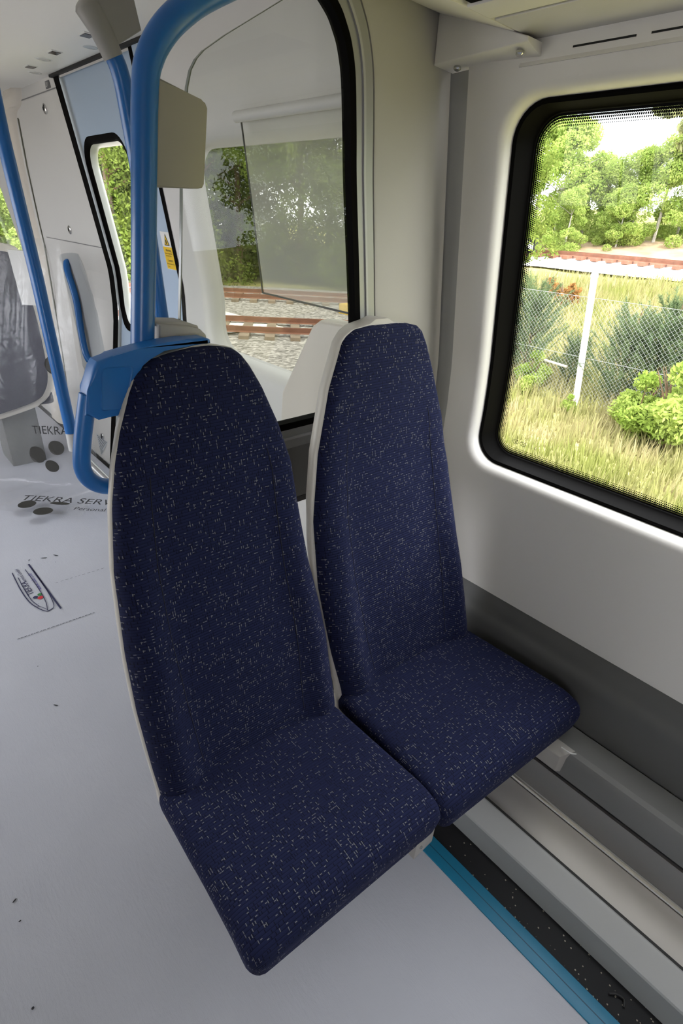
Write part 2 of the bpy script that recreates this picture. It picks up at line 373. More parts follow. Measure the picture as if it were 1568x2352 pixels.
# ------------------------------------------------------------------ carriage shell
WP = [(0, 1.262), (.95, 1.262), (1.05, 1.262), (1.15, 1.256), (1.2, 1.25), (1.57, 1.192), (1.81, 1.154), (2.1, 1.107), (2.3, 1.075)]
VP = [(0, 1.085), (.5, 1.175), (.95, 1.25), (1.15, 1.253), (1.2, 1.25), (1.57, 1.192), (1.81, 1.154), (2.1, 1.107), (2.3, 1.075)]
xw = lambda z: lerp(WP, z)
xv = lambda z: lerp(VP, z)
ZS = [0, .25, .5, .75, .9, 1.0, 1.05, 1.1, 1.15, 1.2, 1.3, 1.4, 1.57, 1.7, 1.81, 1.95, 2.1, 2.25]
def zs(z0, z1): return [z0]+[z for z in ZS if z0+1e-6 < z < z1-1e-6]+[z1]
def bm_panel(bm, X, y0, y1, z0, z1):
    Z = zs(z0, z1)
    for a, b in zip(Z, Z[1:]):
        bm.faces.new([bm.verts.new((X(z), y, z)) for y, z in ((y0, a), (y1, a), (y1, b), (y0, b))])
def hole_loops(bm, X, hole, r, seq, k=8, sgn=1):
    """seq of (expand, depth); 'sq' first loop is a square. returns list of loops as vert lists"""
    ya, yb, za, zb = hole; loops = []
    # base rounded loop points with straight runs subdivided
    def loop(e, d, square=False):
        rr = max(r+e, .004); pts = []
        A = [(yb+e-rr, zb+e-rr, 0), (ya-e+rr, zb+e-rr, 90), (ya-e+rr, za-e+rr, 180), (yb+e-rr, za-e+rr, 270)]
        for q, (cy_, cz, a0) in enumerate(A):
            for i in range(k+1):
                a = math.radians(a0+90*i/k); c, s = math.cos(a), math.sin(a)
                m = max(abs(c), abs(s)) if square else 1
                pts.append((cy_+rr*c/m, cz+rr*s/m))
            ncy, ncz, na = A[(q+1) % 4]; a = math.radians(a0+90)
            p0 = (cy_+rr*math.cos(a), cz+rr*math.sin(a)); p1 = (ncy+rr*math.cos(a), ncz+rr*math.sin(a))
            for i in range(1, 10): pts.append((p0[0]+(p1[0]-p0[0])*i/10, p0[1]+(p1[1]-p0[1])*i/10))
        return [bm.verts.new((X(z)+sgn*d, y, z)) for y, z in pts]
    for i, (e, d) in enumerate(seq): loops.append(loop(e, abs(d) if d != 'sq' else 0, d == 'sq'))
    for A, B in zip(loops, loops[1:]):
        n = len(A)
        for j in range(n): bm.faces.new((A[j], A[(j+1) % n], B[(j+1) % n], B[j]))
    return loops
def wall_with_hole(name, X, y0, y1, z0, z1, hole, r, seq, m, sgn=1):
    bm = bmesh.new(); e = seq[0][0]; ya, yb, za, zb = hole; ya -= e; yb += e; za -= e; zb += e
    bm_panel(bm, X, y0, ya, z0, z1); bm_panel(bm, X, yb, y1, z0, z1); bm_panel(bm, X, ya, yb, z0, za); bm_panel(bm, X, ya, yb, zb, z1)
    hole_loops(bm, X, hole, r, seq, sgn=sgn)
    bmesh.ops.remove_doubles(bm, verts=bm.verts, dist=1e-5)
    return tag(from_bm(name, bm, m, None, smooth=True, angle=45), kind='structure')
REV = [(.05, 'sq'), (.022, 0), (.014, .002), (.007, .008), (.002, .02), (0, .047)]
GASK = [(.002, .052), (.001, .040), (-.004, .037), (-.009, .040), (-.011, .060), (-.013, .105), (-.016, .112)]
def window(name, X, hole, r, gask=GASK, glass=GLASS, gm=RUBBER, dots=True, sgn=1):
    bm = bmesh.new(); hole_loops(bm, X, hole, r, gask, sgn=sgn)
    f = tag(from_bm(name, bm, gm, None, smooth=True, angle=40), kind='structure')
    e, d = gask[-1]
    bm = bmesh.new(); ya, yb, za, zb = hole; ya -= e; yb += e; za -= e; zb += e
    bm_panel(bm, lambda z: X(z)+sgn*d, ya-.01, yb+.01, za-.01, zb+.01); bmesh.ops.remove_doubles(bm, verts=bm.verts, dist=1e-5)
    from_bm('glass', bm, glass, f, smooth=True)
    if dots:
        bm = bmesh.new(); uvl = bm.loops.layers.uv.new('UVMap')
        lp = hole_loops(bm, X, hole, r, [(e+.001, d-.004), (e-.024, d-.004)], sgn=sgn)
        acc = [0]
        for a, b in zip(lp[0], lp[0][1:]+lp[0][:1]): acc.append(acc[-1]+(a.co-b.co).length)
        idx = {v: (i, 0) for i, v in enumerate(lp[0])}; idx.update({v: (i, 1) for i, v in enumerate(lp[1])})
        n = len(lp[0])
        for fc in bm.faces:
            ii = [idx[v][0] for v in fc.verts]; wrap = max(ii)-min(ii) > n/2
            for l in fc.loops:
                i, v = idx[l.vert]; i2 = n if (wrap and i == 0) else i
                l[uvl].uv = (acc[i2], v)
        from_bm('dotted_frit', bm, FRIT, f, recalc=False)
    return f

WIN = (-.62, .815, .912, 1.745)
wall_with_hole('wall_right', xw, -.80, .915, .0, 2.25, WIN, .075, REV, WHITE)
w1 = window('window_1', xw, WIN, .075)
bm = bmesh.new()
for s_ in (-1, 1):
    hexp = [(1.3705, .722+s_*a*.001, .968+b*.001) for a, b in ((2, 0), (7, 6), (19, 5), (22, -1), (16, -6), (6, -5), (2, 0))]
    bm_ribbon(bm, hexp, .0011, (1, 0, 0)); bm_ribbon(bm, [hexp[1], hexp[4]], .0010, (1, 0, 0)); bm_ribbon(bm, [hexp[2], hexp[5]], .0010, (1, 0, 0))
from_bm('etched_mark', bm, mat('etched_olive', (.10, .11, .05, 1), .6), w1, recalc=False)
bm = bmesh.new(); bm_panel(bm, xw, -4.0, -.80, 0, 2.25); tag(from_bm('wall_right_rear', bm, WHITE), kind='structure')
bm = bmesh.new(); bm_panel(bm, lambda z: xw(z)+.012, .917, .985, 0, 2.25); tag(from_bm('trim_1', bm, ALU), kind='structure')
bm = bmesh.new(); bm_panel(bm, lambda z: xw(z)+.004, .9135, .9175, .5, 2.25); tag(from_bm('trim_2', bm, DARK), kind='structure')
# vestibule side: pocket wall with added tinted window, door opening, pilaster, far bay
PWIN = (1.12, 2.26, .95, 1.72)
SOFT = [(.07, 'sq'), (.05, 0), (.035, .004), (.018, .016), (.006, .035), (0, .06)]
wall_with_hole('wall_pocket', xv, .97, 2.505, 0, 2.25, PWIN, .12, SOFT, WHITE2)
window('stand_in_window', xv, PWIN, .12, gask=[(.002, .06), (-.004, .075)], glass=TINTED, gm=WHITE2, dots=False)  # added window; stands in for the mixed reflected and see-through view in the screen
bm = bmesh.new(); bm_panel(bm, xv, 3.40, 4.62, 0, 2.25); tag(from_bm('wall_pilaster', bm, WHITE2, smooth=True), kind='structure')
FWIN = (5.22, 6.5, .95, 1.72)
wall_with_hole('wall_far_bay', xv, 4.62, 8.0, 0, 2.25, FWIN, .07, REV, WHITE2)
window('window_3', xv, FWIN, .07, dots=False)
bm = bmesh.new(); bm_panel(bm, xv, 2.505, 3.40, 2.03, 2.25); tag(from_bm('trim_3', bm, WHITE2), kind='structure')
# opposite side of the carriage with its row of windows
LX = -1.50
bm = bmesh.new()
lwin = [(-2.2, -1.0, 1.0, 1.75), (1.6, 3.3, .8, 1.82), (4.0, 5.4, .95, 1.75)]
def flat(bm, y0, y1, z0, z1): bm.faces.new([bm.verts.new(p) for p in ((LX, y0, z0), (LX, y1, z0), (LX, y1, z1), (LX, y0, z1))])
prev = -4.0
for a, b, lo, hi in lwin:
    flat(bm, prev, a, 0, 2.25); flat(bm, a, b, 0, lo); flat(bm, a, b, hi, 2.25); prev = b
flat(bm, prev, 8.0, 0, 2.25)
tag(from_bm('wall_left', bm, WHITE), kind='structure')
for nm, y in (('wall_rear_end', -4.0), ('wall_far_end', 8.0)):
    bm = bmesh.new(); bm.faces.new([bm.verts.new(p) for p in ((LX, y, 0), (1.3, y, 0), (1.3, y, 2.25), (LX, y, 2.25))]); tag(from_bm(nm, bm, WHITE), kind='structure')
# ceiling: saloon at the near side, vestibule soffit rising to the flat ceiling
bm = bmesh.new(); bm_box(bm, LX, 1.2, -4.0, 8.0, 2.22, 2.26); tag(from_bm('ceiling', bm, CEIL), kind='structure')
prof = [(1.13, 2.048), (1.0, 2.050), (.94, 2.052), (.88, 2.065), (.80, 2.10), (.70, 2.15), (.58, 2.19), (.42, 2.212), (.2, 2.215)]
tag(extrude_y('ceiling_soffit', prof, 1.02, 5.0, CEIL, closed=False), kind='structure')
# floor build-up
bm = bmesh.new(); bm_box(bm, LX, 1.33, -4.0, 8.0, -.12, -.004); tag(from_bm('floor', bm, VINYL), kind='structure')
bm = bmesh.new()
bm_box(bm, .834, .925, -4.0, .98, -.003, .001); tag(from_bm('floor_edge_strip', bm, VINYL), kind='structure')

# ------------------------------------------------------------------ floor fleece with its printed marks
bm = bmesh.new()
NX, NY = 40, 120
def fz(x, y): return .0006*math.sin(9*x+3*y)*math.cos(5*y-2*x)
def fx(y): return (.790 if y < 1.0 else 1.05)
V = [[bm.verts.new((LX+.05+(fx(-4+12*j/NY)-LX-.05)*i/NX, -4+12*j/NY, .002+fz(LX+2.4*i/NX, -4+12*j/NY))) for i in range(NX+1)] for j in range(NY+1)]
for j in range(NY):
    for i in range(NX): bm.faces.new((V[j][i], V[j][i+1], V[j+1][i+1], V[j+1][i]))
sheet = from_bm('floor_protection_sheet', bm, FLEECE, smooth=True)
tag(sheet, 'pale bluish-white fleece sheet with small printed marks covering the carriage floor', 'floor sheet')
bm = bmesh.new(); bm_box(bm, .788, .840, -4.0, .96, .0, .006, bevel=.002)
tape = tag(from_bm('edge_tape', bm, BLUEV, smooth=True, angle=40), 'turquoise blue vinyl strip along the edge of the white floor sheet', 'floor strip')
bm = bmesh.new(); bm_box(bm, .8125, .8145, -4.0, .96, .0055, .0066); from_bm('seam', bm, mat('dark_turquoise', (.003, .06, .11, 1), .5), tape)
zf = .0045
def fl(x, y): return (x, y, zf)
up = (0, 0, 1)
# train-shaped logo
bm = bmesh.new()
def line(pts, w): bm_ribbon(bm, catmull([fl(*p) for p in pts], 6) if len(pts) > 2 else [fl(*p) for p in pts], w, up)
line([(.349, 2.485), (.362, 2.062)], .0075)
line([(.352, 2.44), (.355, 2.25), (.350, 2.13), (.338, 2.085), (.312, 2.08)], .003)
line([(.325, 2.45), (.330, 2.27), (.327, 2.15), (.316, 2.085)], .003)
line([(.272, 2.455), (.268, 2.30), (.272, 2.20), (.285, 2.135), (.31, 2.08), (.337, 2.085)], .004)
line([(.283, 2.40), (.281, 2.28), (.284, 2.19), (.297, 2.13)], .003)
line([(.285, 2.135), (.297, 2.13), (.310, 2.105), (.318, 2.085)], .0025)
from_bm('train_logo', bm, NAVYINK, sheet, recalc=False)
text('logo_name', 'TIEKRA', fl(.306, 2.235), (-.02, 1, 0), (-1, -.02, 0), .036, NAVYINK, sheet, 0)
text('logo_company', 'Service GmbH', fl(.305, 2.345), (-.02, 1, 0), (-1, -.02, 0), .022, NAVYINK, sheet, 0)
text('logo_address', 'www.tiekra.de', fl(.341, 2.25), (-.02, 1, 0), (-1, -.02, 0), .026, VIOLET, sheet, 0)
for c, r, m in (((.302, 2.205), .010, NAVYINK), ((.318, 2.19), .011, REDINK), ((.322, 2.215), .009, GREENINK)):
    flat_poly('logo_dot', disc_pts(fl(*c), (1, 0, 0), (0, 1, 0), r), m, sheet)
bm = bmesh.new()
x = 0
while x < 1:
    w = random.uniform(.02, .05); p = Vector((.174+.279*x, 1.971-.017*x, zf)); q = Vector((.174+.279*(x+w), 1.971-.017*(x+w), zf))
    bm_ribbon(bm, [p, q], .0028, up); x += w+random.uniform(.008, .02)
from_bm('printed_line', bm, BLACK, sheet, recalc=False)
bm = bmesh.new(); x = 0
while x < 1:
    w = random.uniform(.03, .07); p = Vector((.40+.2*x, 2.26-.01*x, zf)); q = Vector((.40+.2*(x+w), 2.26-.01*(x+w), zf))
    bm_ribbon(bm, [p, q], .0018, up); x += w+random.uniform(.03, .06)
from_bm('printed_line', bm, BLACK, sheet, recalc=False)
for (cx, cy2, w, h, a) in ((.186, 1.547, .018, .005, 2.2), (-.077, .935, .006, .004, 0), (-.075, .99, .012, .004, .5), (-.06, 1.22, .012, .004, 1), (.555, .062, .008, .005, 1.2), (.575, .052, .008, .005, 1.2), (.42, 2.50, .03, .006, 2.6), (.47, 2.49, .03, .006, 2.2), (.36, 2.52, .012, .005, 1), (-.10, .745, .006, .006, 0)):
    bm = bmesh.new(); bm.faces.new([bm.verts.new((cx+w/2*math.cos(t)*math.cos(a)-h/2*math.sin(t)*math.sin(a), cy2+w/2*math.cos(t)*math.sin(a)+h/2*math.sin(t)*math.cos(a), zf)) for t in [i*math.pi/4 for i in range(8)]])
    from_bm('scuff_mark', bm, BLACK, sheet, recalc=False)
tube('dropped_clip', catmull([(.873, -.055, .006), (.884, -.067, .008), (.888, -.082, .006), (.874, -.088, .005)], 5), .0024, BLACK)
tag(bpy.data.objects['dropped_clip'], 'small curved black clip lying on the speckled black floor strip', 'clip')

# ------------------------------------------------------------------ heating duct and skirting along the window wall
Y0, Y1 = -4.0, .965
def cv(pts): return [(p.x, p.z) for p in catmull([(x, 0, z) for x, z in pts], 5)]
d = empty('heating_duct', (1.05, 0, 0)); tag(d, 'long stepped grey and stainless steel heating duct under the window wall', 'heating duct')
def dp(name, prof, m): child(extrude_y(name, prof, Y0, Y1, m, closed=True), d)
dp('kick_strip', [(.914, .0), (.915, .012), (.919, .030), (.924, .050), (.927, .062), (.95, .062), (.95, .0)], KICK)
dp('cable_cover', [(.925, .061), (.927, .067), (.935, .073), (.974, .0985), (.980, .0995), (.984, .098), (.984, .0), (.952, .0), (.952, .061)], STEPW)
dp('dark_joint', [(.984, .0), (.984, .090), (.996, .092), (.996, .0)], mat('joint_grey', (.04, .04, .04, 1), .7))
dp('steel_tray', [(.994, .0), (.994, .082), (1.030, .094), (1.062, .108), (1.070, .113), (1.080, .122), (1.085, .138), (1.13, .138), (1.13, .0)], STEEL)
dp('steel_fold', [(1.0775, .122), (1.0785, .127), (1.081, .132), (1.0835, .135), (1.095, .135), (1.095, .121)], mat('fold_highlight', (.80, .77, .70, 1), .16, metal=1))  # bright metal strip added to put the fold's highlight into the colour
dp('steel_upstand', [(1.0855, .1385), (1.100, .222), (1.13, .222), (1.13, .1385)], mat('shaded_steel_upstand', (.30, .285, .27, 1), .38, metal=.6))  # same stainless steel; the darker colour paints in its dim reflection
dp('dark_slot', [(1.108, .215), (1.108, .240), (1.14, .240), (1.14, .215)], DARK)
dp('duct_cover', [(1.098, .238), (1.102, .300), (1.108, .316), (1.120, .323), (1.196, .318), (1.20, .30), (1.20, .23), (1.14, .232)], DUCTG)
dp('skirting_panel', cv([(1.203, .312), (1.206, .335), (1.216, .40), (1.222, .45), (1.236, .475), (1.246, .50), (1.2615, .525)])+[(1.2615, .312)], SKIRT)
bm = bmesh.new(); bm_panel(bm, lambda z: xw(z)+.002, .90, .99, 0, .53); tag(from_bm('trim_4', bm, WHITE), kind='structure')

# ------------------------------------------------------------------ overhead panels at the window side
oh = empty('overhead_panel', (1.05, 0, 1.83)); tag(oh, 'hinged white overhead cover panel above the large window', 'overhead panel')
YE = .77
child(box('inner_strip', (.943, 1.013, -4, YE, 1.830, 1.86), WHITE, None, bevel=.003), oh)
child(box('cover_lid', (1.019, 1.166, -4, YE-.004, 1.829, 1.86), mat('glossy_white_lid', (.58, .565, .53, 1), .18, spec=.6), None, bevel=.003), oh)
child(box('dark_joint', (1.010, 1.022, -4, YE-.006, 1.834, 1.859), DARK), oh)
child(extrude_y('wall_fillet', cv([(1.168, 1.834), (1.172, 1.826), (1.170, 1.815), (1.158, 1.80), (1.153, 1.79)])+[(1.20, 1.79), (1.20, 1.86)], -4, YE+.02, WHITE, closed=True), oh)
child(stud('latch', (1.164, .60, 1.830), (0, 0, -1), .011, .004, WHITE), oh)
for y0 in (.565, .425, .285, .145): child(box('vent_slot', (1.1535, 1.1665, y0, y0+.115, 1.8065, 1.8095), DARK), oh)
lampb = empty('ceiling_lamp', (.8, 0, 1.9)); tag(lampb, 'dark edged ceiling light trough beside the overhead cover', 'ceiling light')
child(box('black_edge', (.926, .942, -4, YE-.01, 1.834, 1.88), RUBBER, None), lampb)
child(box('diffuser', (.62, .925, -4, YE-.01, 1.87, 1.90), mat('opal_diffuser', (.55, .55, .52, 1), .4)), lampb)
beam = tag(box('end_beam', (.35, 1.17, .775, .965, 1.832, 2.22), WHITE, None, bevel=.004), 'white beam across the end of the overhead panels by the glass screen', 'beam')
# shift beam underside up towards the partition so that it slopes
for v in beam.data.vertices:
    if v.co.z < 1.9: v.co.z += .055*max(0, min(1, (v.co.y-.775)/.19))
fair = [((1.100, .968, 1.896), (1.20, .968, 1.896)), ((1.100, .745, 1.822), (1.20, .745, 1.822)), ((1.105, .745, 1.815), (1.20, .745, 1.79)), ((1.101, .968, 1.804), (1.20, .968, 1.80))]
fg = prism('corner_fairing', fair, WHITE, None, bevel=.003)
tag(fg, 'white wedge-shaped corner fairing with two screws above the seats', 'fairing')
for c in ((1.135, .93, 1.803), (1.128, .775, 1.807)): stud('screw', c, (-.2, -.1, -1), .008, .006, SCREW, fg)

# ------------------------------------------------------------------ partition with glass draught screen
PY = .97
SEALP = [(.52, 1.062), (.70, 1.062), (.86, 1.065), (.925, 1.068), (.952, 1.085), (.957, 1.12), (.949, 1.20), (.934, 1.291), (.916, 1.424), (.895, 1.574), (.886, 1.663), (.876, 1.745), (.864, 1.788), (.849, 1.816), (.822, 1.846), (.76, 1.88), (.66, 1.90), (.56, 1.90)]
path = [(p.x, p.z) for p in catmull([(x, 0, z) for x, z in SEALP], 5)]
def offs(path, d):
    out = []
    for i, p in enumerate(path):
        a = path[max(i-1, 0)]; b = path[min(i+1, len(path)-1)]; tx, tz = b[0]-a[0], b[1]-a[1]; L = math.hypot(tx, tz) or 1
        out.append((p[0]+tz/L*d, p[1]-tx/L*d))
    return out
def strip(name, d0, d1, ya, yb, m, parent):
    A = offs(path, d0); B = offs(path, d1)
    bm = bmesh.new(); bm_loft(bm, [[(a[0], yb, a[1]), (a[0], ya, a[1]), (b[0], ya, b[1]), (b[0], yb, b[1])] for a, b in zip(A, B)])
    o = from_bm(name, bm, m, None, smooth=True, angle=35); child(o, parent); return o
scr = empty('draught_screen', (.7, PY, 0)); tag(scr, 'rounded glass draught screen standing behind the two seats', 'glass screen')
strip('rubber_seal', -.016, 0, PY-.006, PY+.02, RUBBER, scr)
strip('aluminium_frame', 0, .020, PY-.003, PY+.03, ALU, scr)
strip('aluminium_ridge', .020, .026, PY-.007, PY+.03, mat('light_aluminium', (.42, .42, .43, 1), .35, metal=.3), scr)
strip('outer_channel', .026, .050, PY-.002, PY+.03, ALU, scr)
strip('dark_gap', .050, .056, PY+.008, PY+.03, DARK, scr)
left = [(.470, 1.27), (.475, 1.316), (.488, 1.423), (.500, 1.537), (.512, 1.62), (.522, 1.675), (.530, 1.698), (.541, 1.714), (.555, 1.727), (.596, 1.754), (.708, 1.821), (.80, 1.876)]
inner = offs(path, -.006)
i0 = next(i for i, p in enumerate(inner) if p[0] > .60); i1 = max(i for i, p in enumerate(inner) if p[0] > .80)
gp = left + [p for p in inner[i0:i1+1]][::-1] + [(.52, 1.068)]
bm = bmesh.new(); A = [bm.verts.new((x, PY+.004, z)) for x, z in gp]; bm.faces.new(A)
child(from_bm('glass_pane', bm, SCREENGLASS, None), scr)
bm = bmesh.new()
bm_loft(bm, [[(x-.002, PY, z), (x-.002, PY+.008, z), (x, PY+.008, z), (x, PY, z)] for x, z in left])
child(from_bm('glass_edge', bm, EDGEG, None), scr)
child(xz_prism('screen_clamp', [(.410, 1.29), (.414, 1.326), (.470, 1.320), (.492, 1.313), (.502, 1.303), (.505, 1.288)], .925, .985, CLAMPG, None, bevel=.004), scr)
child(xz_prism('clamp_cap', [(.408, 1.322), (.409, 1.330), (.471, 1.325), (.494, 1.317), (.496, 1.311), (.470, 1.317)], .94, .990, CLAMPG, None, bevel=.002), scr)
child(box('grey_panel', (.46, .985, PY, PY+.03, .872, 1.036), GREYP, None, bevel=.002), scr)
child(box('sill_rail', (.46, .985, PY+.006, PY+.03, 1.036, 1.043), DARK), scr)
child(box('lower_rail', (.46, .985, PY+.002, PY+.03, .855, .870), mat('dark_grey_rail', (.05, .05, .05, 1), .5)), scr)
child(box('base_skirt', (.46, 1.0, PY, PY+.03, .004, .43), GREYP, None), scr)
# pillar between screen and window wall, with bulkhead above
bm = bmesh.new(); outer = offs(path, .056); rows = [p for p in outer if p[0] > .80 and p[1] > 1.09 and p[1] < 1.89]
rows = [(.985, .004), (.985, .86), (.985, .95), (1.0, 1.03)]+rows+[(.80, 1.93), (.80, 2.22)]
rows = sorted(rows, key=lambda p: p[1])
rg = []
for x, z in rows:
    xr = xw(z)+.008; r = .008
    rg.append([(x, PY+.03, z), (x, PY+r, z), (x+.002, PY+.002, z), (x+.008, PY, z), (xr, PY, z), (xr, PY+.03, z)])
bm_loft(bm, rg)
tag(from_bm('wall_partition', bm, PILLARW, smooth=True, angle=35), kind='structure')
tag(box('wall_bulkhead', (.35, .805, PY, PY+.03, 1.952, 2.22), WHITE), kind='structure')

# ------------------------------------------------------------------ the seats
def yback(z): return lerp([(.36, .692), (.45, .705), (.55, .725), (.95, .795), (1.3, .86), (1.4, .87)], z)
def yaw(z): return lerp([(.45, -.085), (1.0, 0)], z)
def make_seat(tabL, tabR, cush, xc, name_label, eL, eR):
    root = empty('train_seat', (xc, .55, 0)); tag(root, name_label, 'train seat', 'pair of seats by the window')
    YY = lambda x, z: yback(z) + yaw(z)*(x-.44)
    ztop = tabL[-1][0]
    # fabric face of the back
    bm = bmesh.new(); uvl = bm.loops.layers.uv.new('UVMap')
    us = sorted(set([round(.5-.5*math.cos(math.pi*i/44), 5) for i in range(45)]))
    zl = [.40+(ztop-.40)*(1-(1-j/70)**1.6) for j in range(71)]
    R = .022; G = []
    for z in zl:
        a, b = lerp(tabL, z), lerp(tabR, z); row = []
        for u in us:
            x = a+(b-a)*u; dd = min(x-a, b-x, (ztop-z)*1.8)
            dep = R-math.sqrt(max(0, R*R-(R-dd)**2)) if dd < R else 0
            # side bolsters in the lower two thirds, flat centre panel
            low = max(0, min(1, (1.15-z)/.35)); s = abs(u-.5)*2
            bol = math.exp(-((s-.80)/.16)**2)*.022*low
            lumb = -.012*math.exp(-((z-.72)/.16)**2)*(1-s*s)
            row.append(bm.verts.new((x, YY(x, z)+dep-bol+lumb*.6, z)))
        G.append(row)
    for j in range(len(zl)-1):
        for i in range(len(us)-1):
            f = bm.faces.new((G[j][i], G[j][i+1], G[j+1][i+1], G[j+1][i]))
            for l in f.loops: l[uvl].uv = (l.vert.co.x+5, l.vert.co.z+l.vert.co.y*.3+5)
    back = child(from_bm('back_cushion', bm, FABRIC, None, smooth=True), root)
    # seams of the back cushion
    bm = bmesh.new()
    for q in (.155, .845):
        pts = []
        for j in range(30):
            z = .47+(1.10-.47)*j/29; a, b = lerp(tabL, z), lerp(tabR, z)
            u = q + (.06 if q < .5 else -.06)*(1-j/29); x = a+(b-a)*u; s = abs(u-.5)*2
            low = max(0, min(1, (1.15-z)/.35)); bol = math.exp(-((s-.80)/.16)**2)*.022*low
            lumb = -.012*math.exp(-((z-.72)/.16)**2)*(1-s*s)
            pts.append((x, YY(x, z)-bol+lumb*.6+.0002, z))
        bm_tube(bm, pts, .0011, 6)
    child(from_bm('seam', bm, mat('dark_thread', (.006, .006, .012, 1), .9), None, smooth=True), root)
    # moulded shell
    bm = bmesh.new(); rg = []
    zz = [.33, .36, .40, .45, .55, .65, .75, .85, .95, 1.05, 1.12, 1.18, 1.22, 1.25, 1.27, 1.285]+[z for z in (ztop-.006, ztop+.003, ztop+.009, ztop+.0115) if z > 1.286]
    for z in zz:
        zc = min(z, ztop); a, b = lerp(tabL, zc)-eL, lerp(tabR, zc)+eR
        if z > ztop: a += (z-ztop)*2.0; b -= (z-ztop)*2.0
        th = .078 if z < ztop else .078-(z-ztop)*1.2
        ra = min(.03, (b-a)*.2)
        pt = [(a+.004, .018), (a, .022), (a, .032), (a+.010, .050), (a+.010+ra, th), (b-.01-ra, th), (b-.010, .050), (b, .032), (b, .022), (b-.004, .018)]
        rg.append([(x, YY(x, zc)+dy, z) for x, dy in pt])
    bm_loft(bm, rg); child(from_bm('seat_shell', bm, SHELL, None, smooth=True, angle=50), root)
    # seat cushion
    (flx, fly), (frx, fry), (brx, bry), (blx, bly) = cush
    bm = bmesh.new(); uvl = bm.loops.layers.uv.new('UVMap')
    bmesh.ops.create_cube(bm, size=2); bmesh.ops.subdivide_edges(bm, edges=bm.edges[:], cuts=25, use_grid_fill=True)
    uvs = {}
    hx, hy, hz = .23, .20, .045; rr = .030
    for v in bm.verts:
        def warp(t): return math.sin(t*math.pi/2)**1 if True else t
        p = Vector((warp(v.co.x)*hx, warp(v.co.y)*hy, warp(v.co.z)*hz))
        inn = Vector((max(-hx+rr, min(hx-rr, p.x)), max(-hy+rr, min(hy-rr, p.y)), max(-hz+rr, min(hz-rr, p.z))))
        dv = p-inn
        if dv.length > 1e-9: p = inn+dv.normalized()*rr*(min(1, max(abs(dv.x), abs(dv.y), abs(dv.z))/rr))
        nx, ny, nz = p.x/hx, p.y/hy, p.z/hz
        uvx = p.x + (p.z-hz)*(1 if p.x < 0 else -1)*max(0, (abs(nx)-.93)/.07)
        uvy = p.y + (p.z-hz)*(1 if p.y < 0 else -1)*max(0, (abs(ny)-.93)/.07)
        s, t = (nx+1)/2, (ny+1)/2
        X = (flx*(1-s)+frx*s)*(1-t)+(blx*(1-s)+brx*s)*t; Y = (fly*(1-s)+fry*s)*(1-t)+(bly*(1-s)+bry*s)*t
        # underside is narrower than the top
        k = (1-nz)/2; X += (xc-X)*.03*k; Y += .018*k*(1-t)
        Z = .445-hz+p.z + (.010*(1-nx*nx)-.004*math.exp(-((t-.55)/.3)**2)*(1-nx*nx))*(1 if nz > 0 else 0) - .012*t*(1 if nz > 0 else 0) - (.030*((.22-t)/.22)**2 if t < .22 and nz > -.5 else 0) + (.018*t if nz < 0 else 0)
        v.co = (X, Y, Z); uvs[v] = (uvx+3, uvy+3)
    for f in bm.faces:
        for l in f.loops: l[uvl].uv = uvs[l.vert]
    child(from_bm('seat_cushion', bm, FABRIC, None, smooth=True), root)
    # pan under the cushion
    inset = .012
    pan = [((flx+inset, fly+.045, .362), (flx+.05, fly+.09, .330)), ((frx-inset, fry+.045, .362), (frx-.05, fry+.09, .330)), ((brx-inset, bry+.02, .362), (brx-.04, bry, .330)), ((blx+inset, bly+.02, .362), (blx+.04, bly, .330))]
    bm = bmesh.new()
    top = [Vector(a) for a, b in pan]; bot = [Vector(b) for a, b in pan]
    bm_loft(bm, [[t+Vector((0, 0, .035)) for t in top], top, bot]); child(from_bm('seat_pan', bm, SHELL, None), root)
    return root
S1L = [(0.33, 0.232), (0.494, 0.223), (0.646, 0.219), (0.779, 0.222), (0.941, 0.2351), (1.056, 0.2562), (1.125, 0.276), (1.178, 0.2962), (1.232, 0.3225), (1.258, 0.3382), (1.272, 0.3538), (1.284, 0.3766), (1.291, 0.414), (1.295, 0.45)]
S1R = [(0.33, 0.671), (0.44, 0.671), (0.626, 0.6674), (0.727, 0.6569), (0.835, 0.6405), (0.939, 0.6331), (1.057, 0.6273), (1.138, 0.6067), (1.214, 0.5776), (1.255, 0.5554), (1.276, 0.5394), (1.286, 0.5244), (1.291, 0.506), (1.295, 0.476)]
S2L = [(0.33, 0.705), (0.436, 0.701), (0.565, 0.682), (0.748, 0.665), (0.907, 0.6722), (1.049, 0.703), (1.182, 0.748), (1.245, 0.7799), (1.272, 0.793), (1.285, 0.808), (1.296, 0.8307), (1.302, 0.88)]
S2R = [(0.33, 1.165), (0.44, 1.165), (0.55, 1.165), (0.65, 1.16), (0.75, 1.148), (0.833, 1.142), (0.95, 1.136), (1.071, 1.122), (1.186, 1.089), (1.25, 1.0663), (1.28, 1.05), (1.293, 1.0326), (1.299, 1.0018), (1.302, 0.962)]
seat1 = make_seat(S1L, S1R, [(.204, .354), (.677, .322), (.672, .72), (.218, .755)], .44, 'navy fabric aisle seat with blue grab handle on its shoulder', .003, .003)
seat2 = make_seat(S2L, S2R, [(.655, .312), (1.188, .262), (1.182, .68), (.688, .715)], .92, 'navy fabric window seat next to the side wall', .009, .003)
